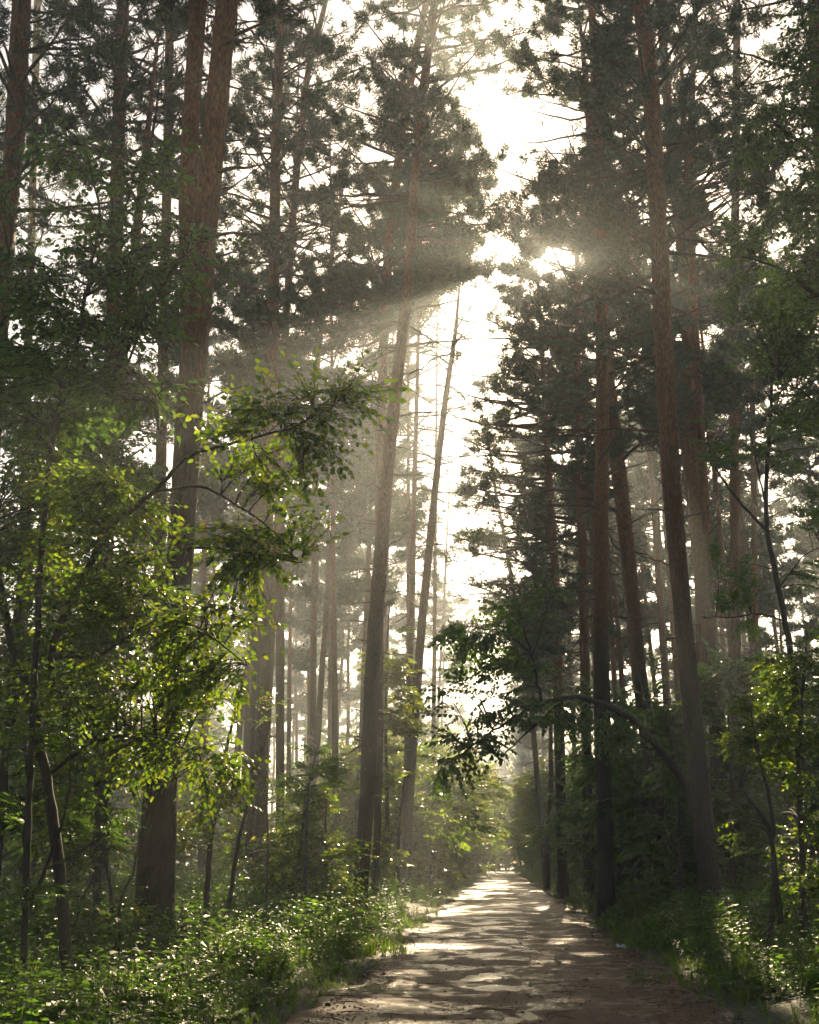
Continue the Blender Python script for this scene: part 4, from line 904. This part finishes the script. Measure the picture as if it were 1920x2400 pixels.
def cover(name, xr, yr, dens, hr, rng, edge, grass_frac=.3):
    herb = MB()
    n = int((xr[1] - xr[0]) * (yr[1] - yr[0]) * dens)
    x = rng.uniform(*xr, n); y = rng.uniform(*yr, n)
    clump = np.sin(x * 1.1 + 2 * np.sin(y * .6)) * np.sin(y * .9 + x * .5)
    k = (edge(x, y) > 0) & (rng.random(n) < .6 + .4 * clump)
    P = np.stack([x, y, gz(x, y)], 1)
    px, py, d = project(P)
    k &= (px > -150) & (px < PW + 150)
    P = P[k]; e = edge(P[:, 0], P[:, 1]); n = len(P)
    h = rng.uniform(*hr, n) * np.clip(.62 + (P[:, 1] - 12) * .04, .6, 1) * np.clip(.3 + e * .45, .3, 1) * (1 + .3 * np.sin(P[:, 0] * .8) * np.sin(P[:, 1] * .5))
    g = rng.random(n) < np.where(e < .7, .75, grass_frac)
    a = rng.uniform(0, 6.28, n)
    tilt = rng.normal(0, .15, (n, 2))
    Zd = nrm(np.column_stack([tilt, np.ones(n)])); Xd = np.column_stack([np.cos(a), np.sin(a), np.zeros(n)])
    Yd = nrm(np.cross(Zd, Xd)); Xd = np.cross(Yd, Zd); M = np.stack([Xd, Yd, Zd], -1)
    var = rng.integers(0, 4, n)
    for i in range(4):
        q = (var == i) & ~g
        lv, lf, sv, sf = HERBS[i]
        place(herb, lv, lf, P[q], M[q], h[q], 0); place(herb, sv, sf, P[q], M[q], h[q], 0)
        q = (var == i) & g
        place(herb, GRASS[i][0], GRASS[i][1], P[q], M[q], h[q] * .8, 1)
    u_ = rng.random(n); sp = (e > .6)
    for i in range(2):
        q = sp & (u_ > .05 * i) & (u_ < .05 * (i + 1)) & (np.sin(P[:, 0] * .9 + P[:, 1] * .35) > -.2)
        place(herb, FERN[i][0], FERN[i][1], P[q], M[q], h[q] * 1.05, 0)
        q = sp & (u_ > .9 + .03 * i) & (u_ < .93 + .03 * i)
        place(herb, STALK[i][0], STALK[i][1], P[q], M[q], h[q] * 1.0, 2)
    o = herb.build(name, [M_HERB, M_GRASS, M_DRY]); tag(o, kind="stuff"); return o
M_DRY = simple_bark("dry_stalk", (.07, .05, .025), (.17, .13, .06), 6)
LE = lambda x, y: -(x + 1.92) + .2 * np.sin(y * .9) + .15 * np.sin(y * 2.1)
RE = lambda x, y: (x - 2.36) + .2 * np.sin(y * .8 + 1) + .15 * np.sin(y * 1.9)
rg = np.random.default_rng(31)
def named(o, lab): o["label"] = lab; o["category"] = "undergrowth"
named(cover("undergrowth", (-15, -1.6), (8, 34), 44, (.32, .9), rg, LE), "sunlit herbs and grass along the left side of the road")
named(cover("undergrowth", (2.0, 15), (8, 34), 44, (.32, .9), rg, RE), "shaded herbs and grass along the right side of the road")
named(cover("undergrowth", (-30, -1.8), (34, 90), 4, (.5, 1.0), rg, LE), "misty herbs under the trees further along the left side")
named(cover("undergrowth", (2.3, 26), (34, 90), 4, (.5, 1.0), rg, RE), "dark herbs under the trees further along the right side")
named(cover("undergrowth", (-9, -1.8), (90, 240), 2.2, (.6, 1.1), rg, LE), "far low greenery on the left verge")
named(cover("undergrowth", (2.3, 9), (90, 240), 2.2, (.6, 1.1), rg, RE), "far low greenery on the right verge")

# small things at the right edge of the track
rng = np.random.default_rng(9)
c0 = ground_at(1307, 2001); c0[2] = float(gz(c0[0], c0[1])) + .05
mb = MB(); gx = np.linspace(-1, 1, 7); GX, GY = np.meshgrid(gx, gx)
Vp = np.stack([GX * .09, GY * .06, .035 * np.sin(GX * 3) * np.cos(GY * 2.5) + rng.normal(0, .014, GX.shape) + .03], -1).reshape(-1, 3)
i = np.arange(6)[None, :] + np.arange(6)[:, None] * 7; fq = np.stack([i, i + 1, i + 8, i + 7], -1).reshape(-1, 4)
mb.add(Vp, fq, 0, False); mb.add(Vp * np.array([.96, .96, 1]) - np.array([0, 0, .004]), fq[:, ::-1], 0, False)
o = mb.build("paper_scrap", [plain("white_paper", (.75, .75, .72), .7)]); o.location = c0; o.rotation_euler = (.5, 0, .4); tag(o, "crumpled white paper scrap lying at the right edge of the road", "litter")
def tuft(px, py, h, n, lab, gr=None):
    c = ground_at(px, py); c[2] = float(rz(c[0], c[1])) if c[0] < 2.4 else float(gz(c[0], c[1]))
    mb = MB(); a = rng.uniform(0, 6.28, n); pos = c + np.column_stack([rng.normal(0, h * .3, (n, 2)), np.zeros(n)])
    Z = nrm(np.column_stack([rng.normal(0, .35, (n, 2)), np.ones(n)])); X = nrm(np.cross(Z, np.column_stack([np.cos(a), np.sin(a), 0 * a]))); M = np.stack([X, np.cross(Z, X), Z], -1)
    for j in range(n):
        t = HERBS[j % 4]; place(mb, t[0], t[1], pos[j:j + 1], M[j:j + 1], np.array([h * rng.uniform(.6, 1.1)])); place(mb, t[2], t[3], pos[j:j + 1], M[j:j + 1], np.array([h]))
    o = mb.build("weed_tuft", [M_HERB], None, c); tag(o, lab, "weed", gr)
tuft(1352, 2086, .26, 9, "dark leafy weed tuft growing out onto the right edge of the road")
tuft(1268, 2104, .10, 6, "tiny green weed sprouting on the wet road right of its middle")
# ------------------------------------------------------------------ haze, light, world
mb = MB()
x0, x1, y0, y1, z0, z1 = -150, 150, -60, 300, -1.2, 50
V = np.array([(x, y, z) for z in (z0, z1) for y in (y0, y1) for x in (x0, x1)], float)
mb.add(V, np.array([(0, 2, 3, 1), (4, 5, 7, 6), (0, 1, 5, 4), (2, 6, 7, 3), (0, 4, 6, 2), (1, 3, 7, 5)]), 0, False)
m, nt, out = mat("morning_haze")
pv = N(nt, "ShaderNodeVolumePrincipled"); pv.inputs["Color"].default_value = (.86, .94, 1, 1); pv.inputs["Density"].default_value = .0016; pv.inputs["Anisotropy"].default_value = .62
nt.links.new(pv.outputs[0], out.inputs["Volume"])
hz = mb.build("haze", [m]); tag(hz, kind="stuff")

w = bpy.data.worlds.new("World"); scn.world = w; w.use_nodes = True
nt = w.node_tree; bg = nt.nodes["Background"]
sky = nt.nodes.new("ShaderNodeTexSky"); sky.sky_type = 'NISHITA'; sky.sun_disc = False
sky.sun_elevation = SUN_EL; sky.sun_rotation = SUN_AZ; sky.dust_density = 1.6; sky.air_density = 1.0; sky.ozone_density = .6
warm = nt.nodes.new("ShaderNodeMix"); warm.data_type = 'RGBA'; warm.blend_type = 'MULTIPLY'; warm.inputs[0].default_value = 1; warm.inputs[7].default_value = (1, .89, .74, 1)
nt.links.new(sky.outputs[0], warm.inputs[6]); nt.links.new(warm.outputs[2], bg.inputs[0]); bg.inputs[1].default_value = .052

sl = bpy.data.lights.new("sun", 'SUN'); sl.energy = 5; sl.angle = R(.5); sl.color = (1, .77, .48)
so = bpy.data.objects.new("sun", sl); COL.objects.link(so)
so.rotation_euler = Vector(SUN).to_track_quat('Z', 'Y').to_euler(); so.location = (0, 0, 60)

scn.view_settings.view_transform = 'Standard'; scn.view_settings.look = 'None'
scn.view_settings.exposure = 1.75; scn.view_settings.gamma = 1
c = scn.cycles
c.use_denoising = True; c.denoiser = 'OPENIMAGEDENOISE'
c.use_adaptive_sampling = True; c.adaptive_threshold = .02
c.max_bounces = 5; c.diffuse_bounces = 2; c.glossy_bounces = 2; c.transmission_bounces = 2; c.volume_bounces = 1; c.transparent_max_bounces = 2
c.caustics_reflective = False; c.caustics_refractive = False; c.sample_clamp_indirect = 6
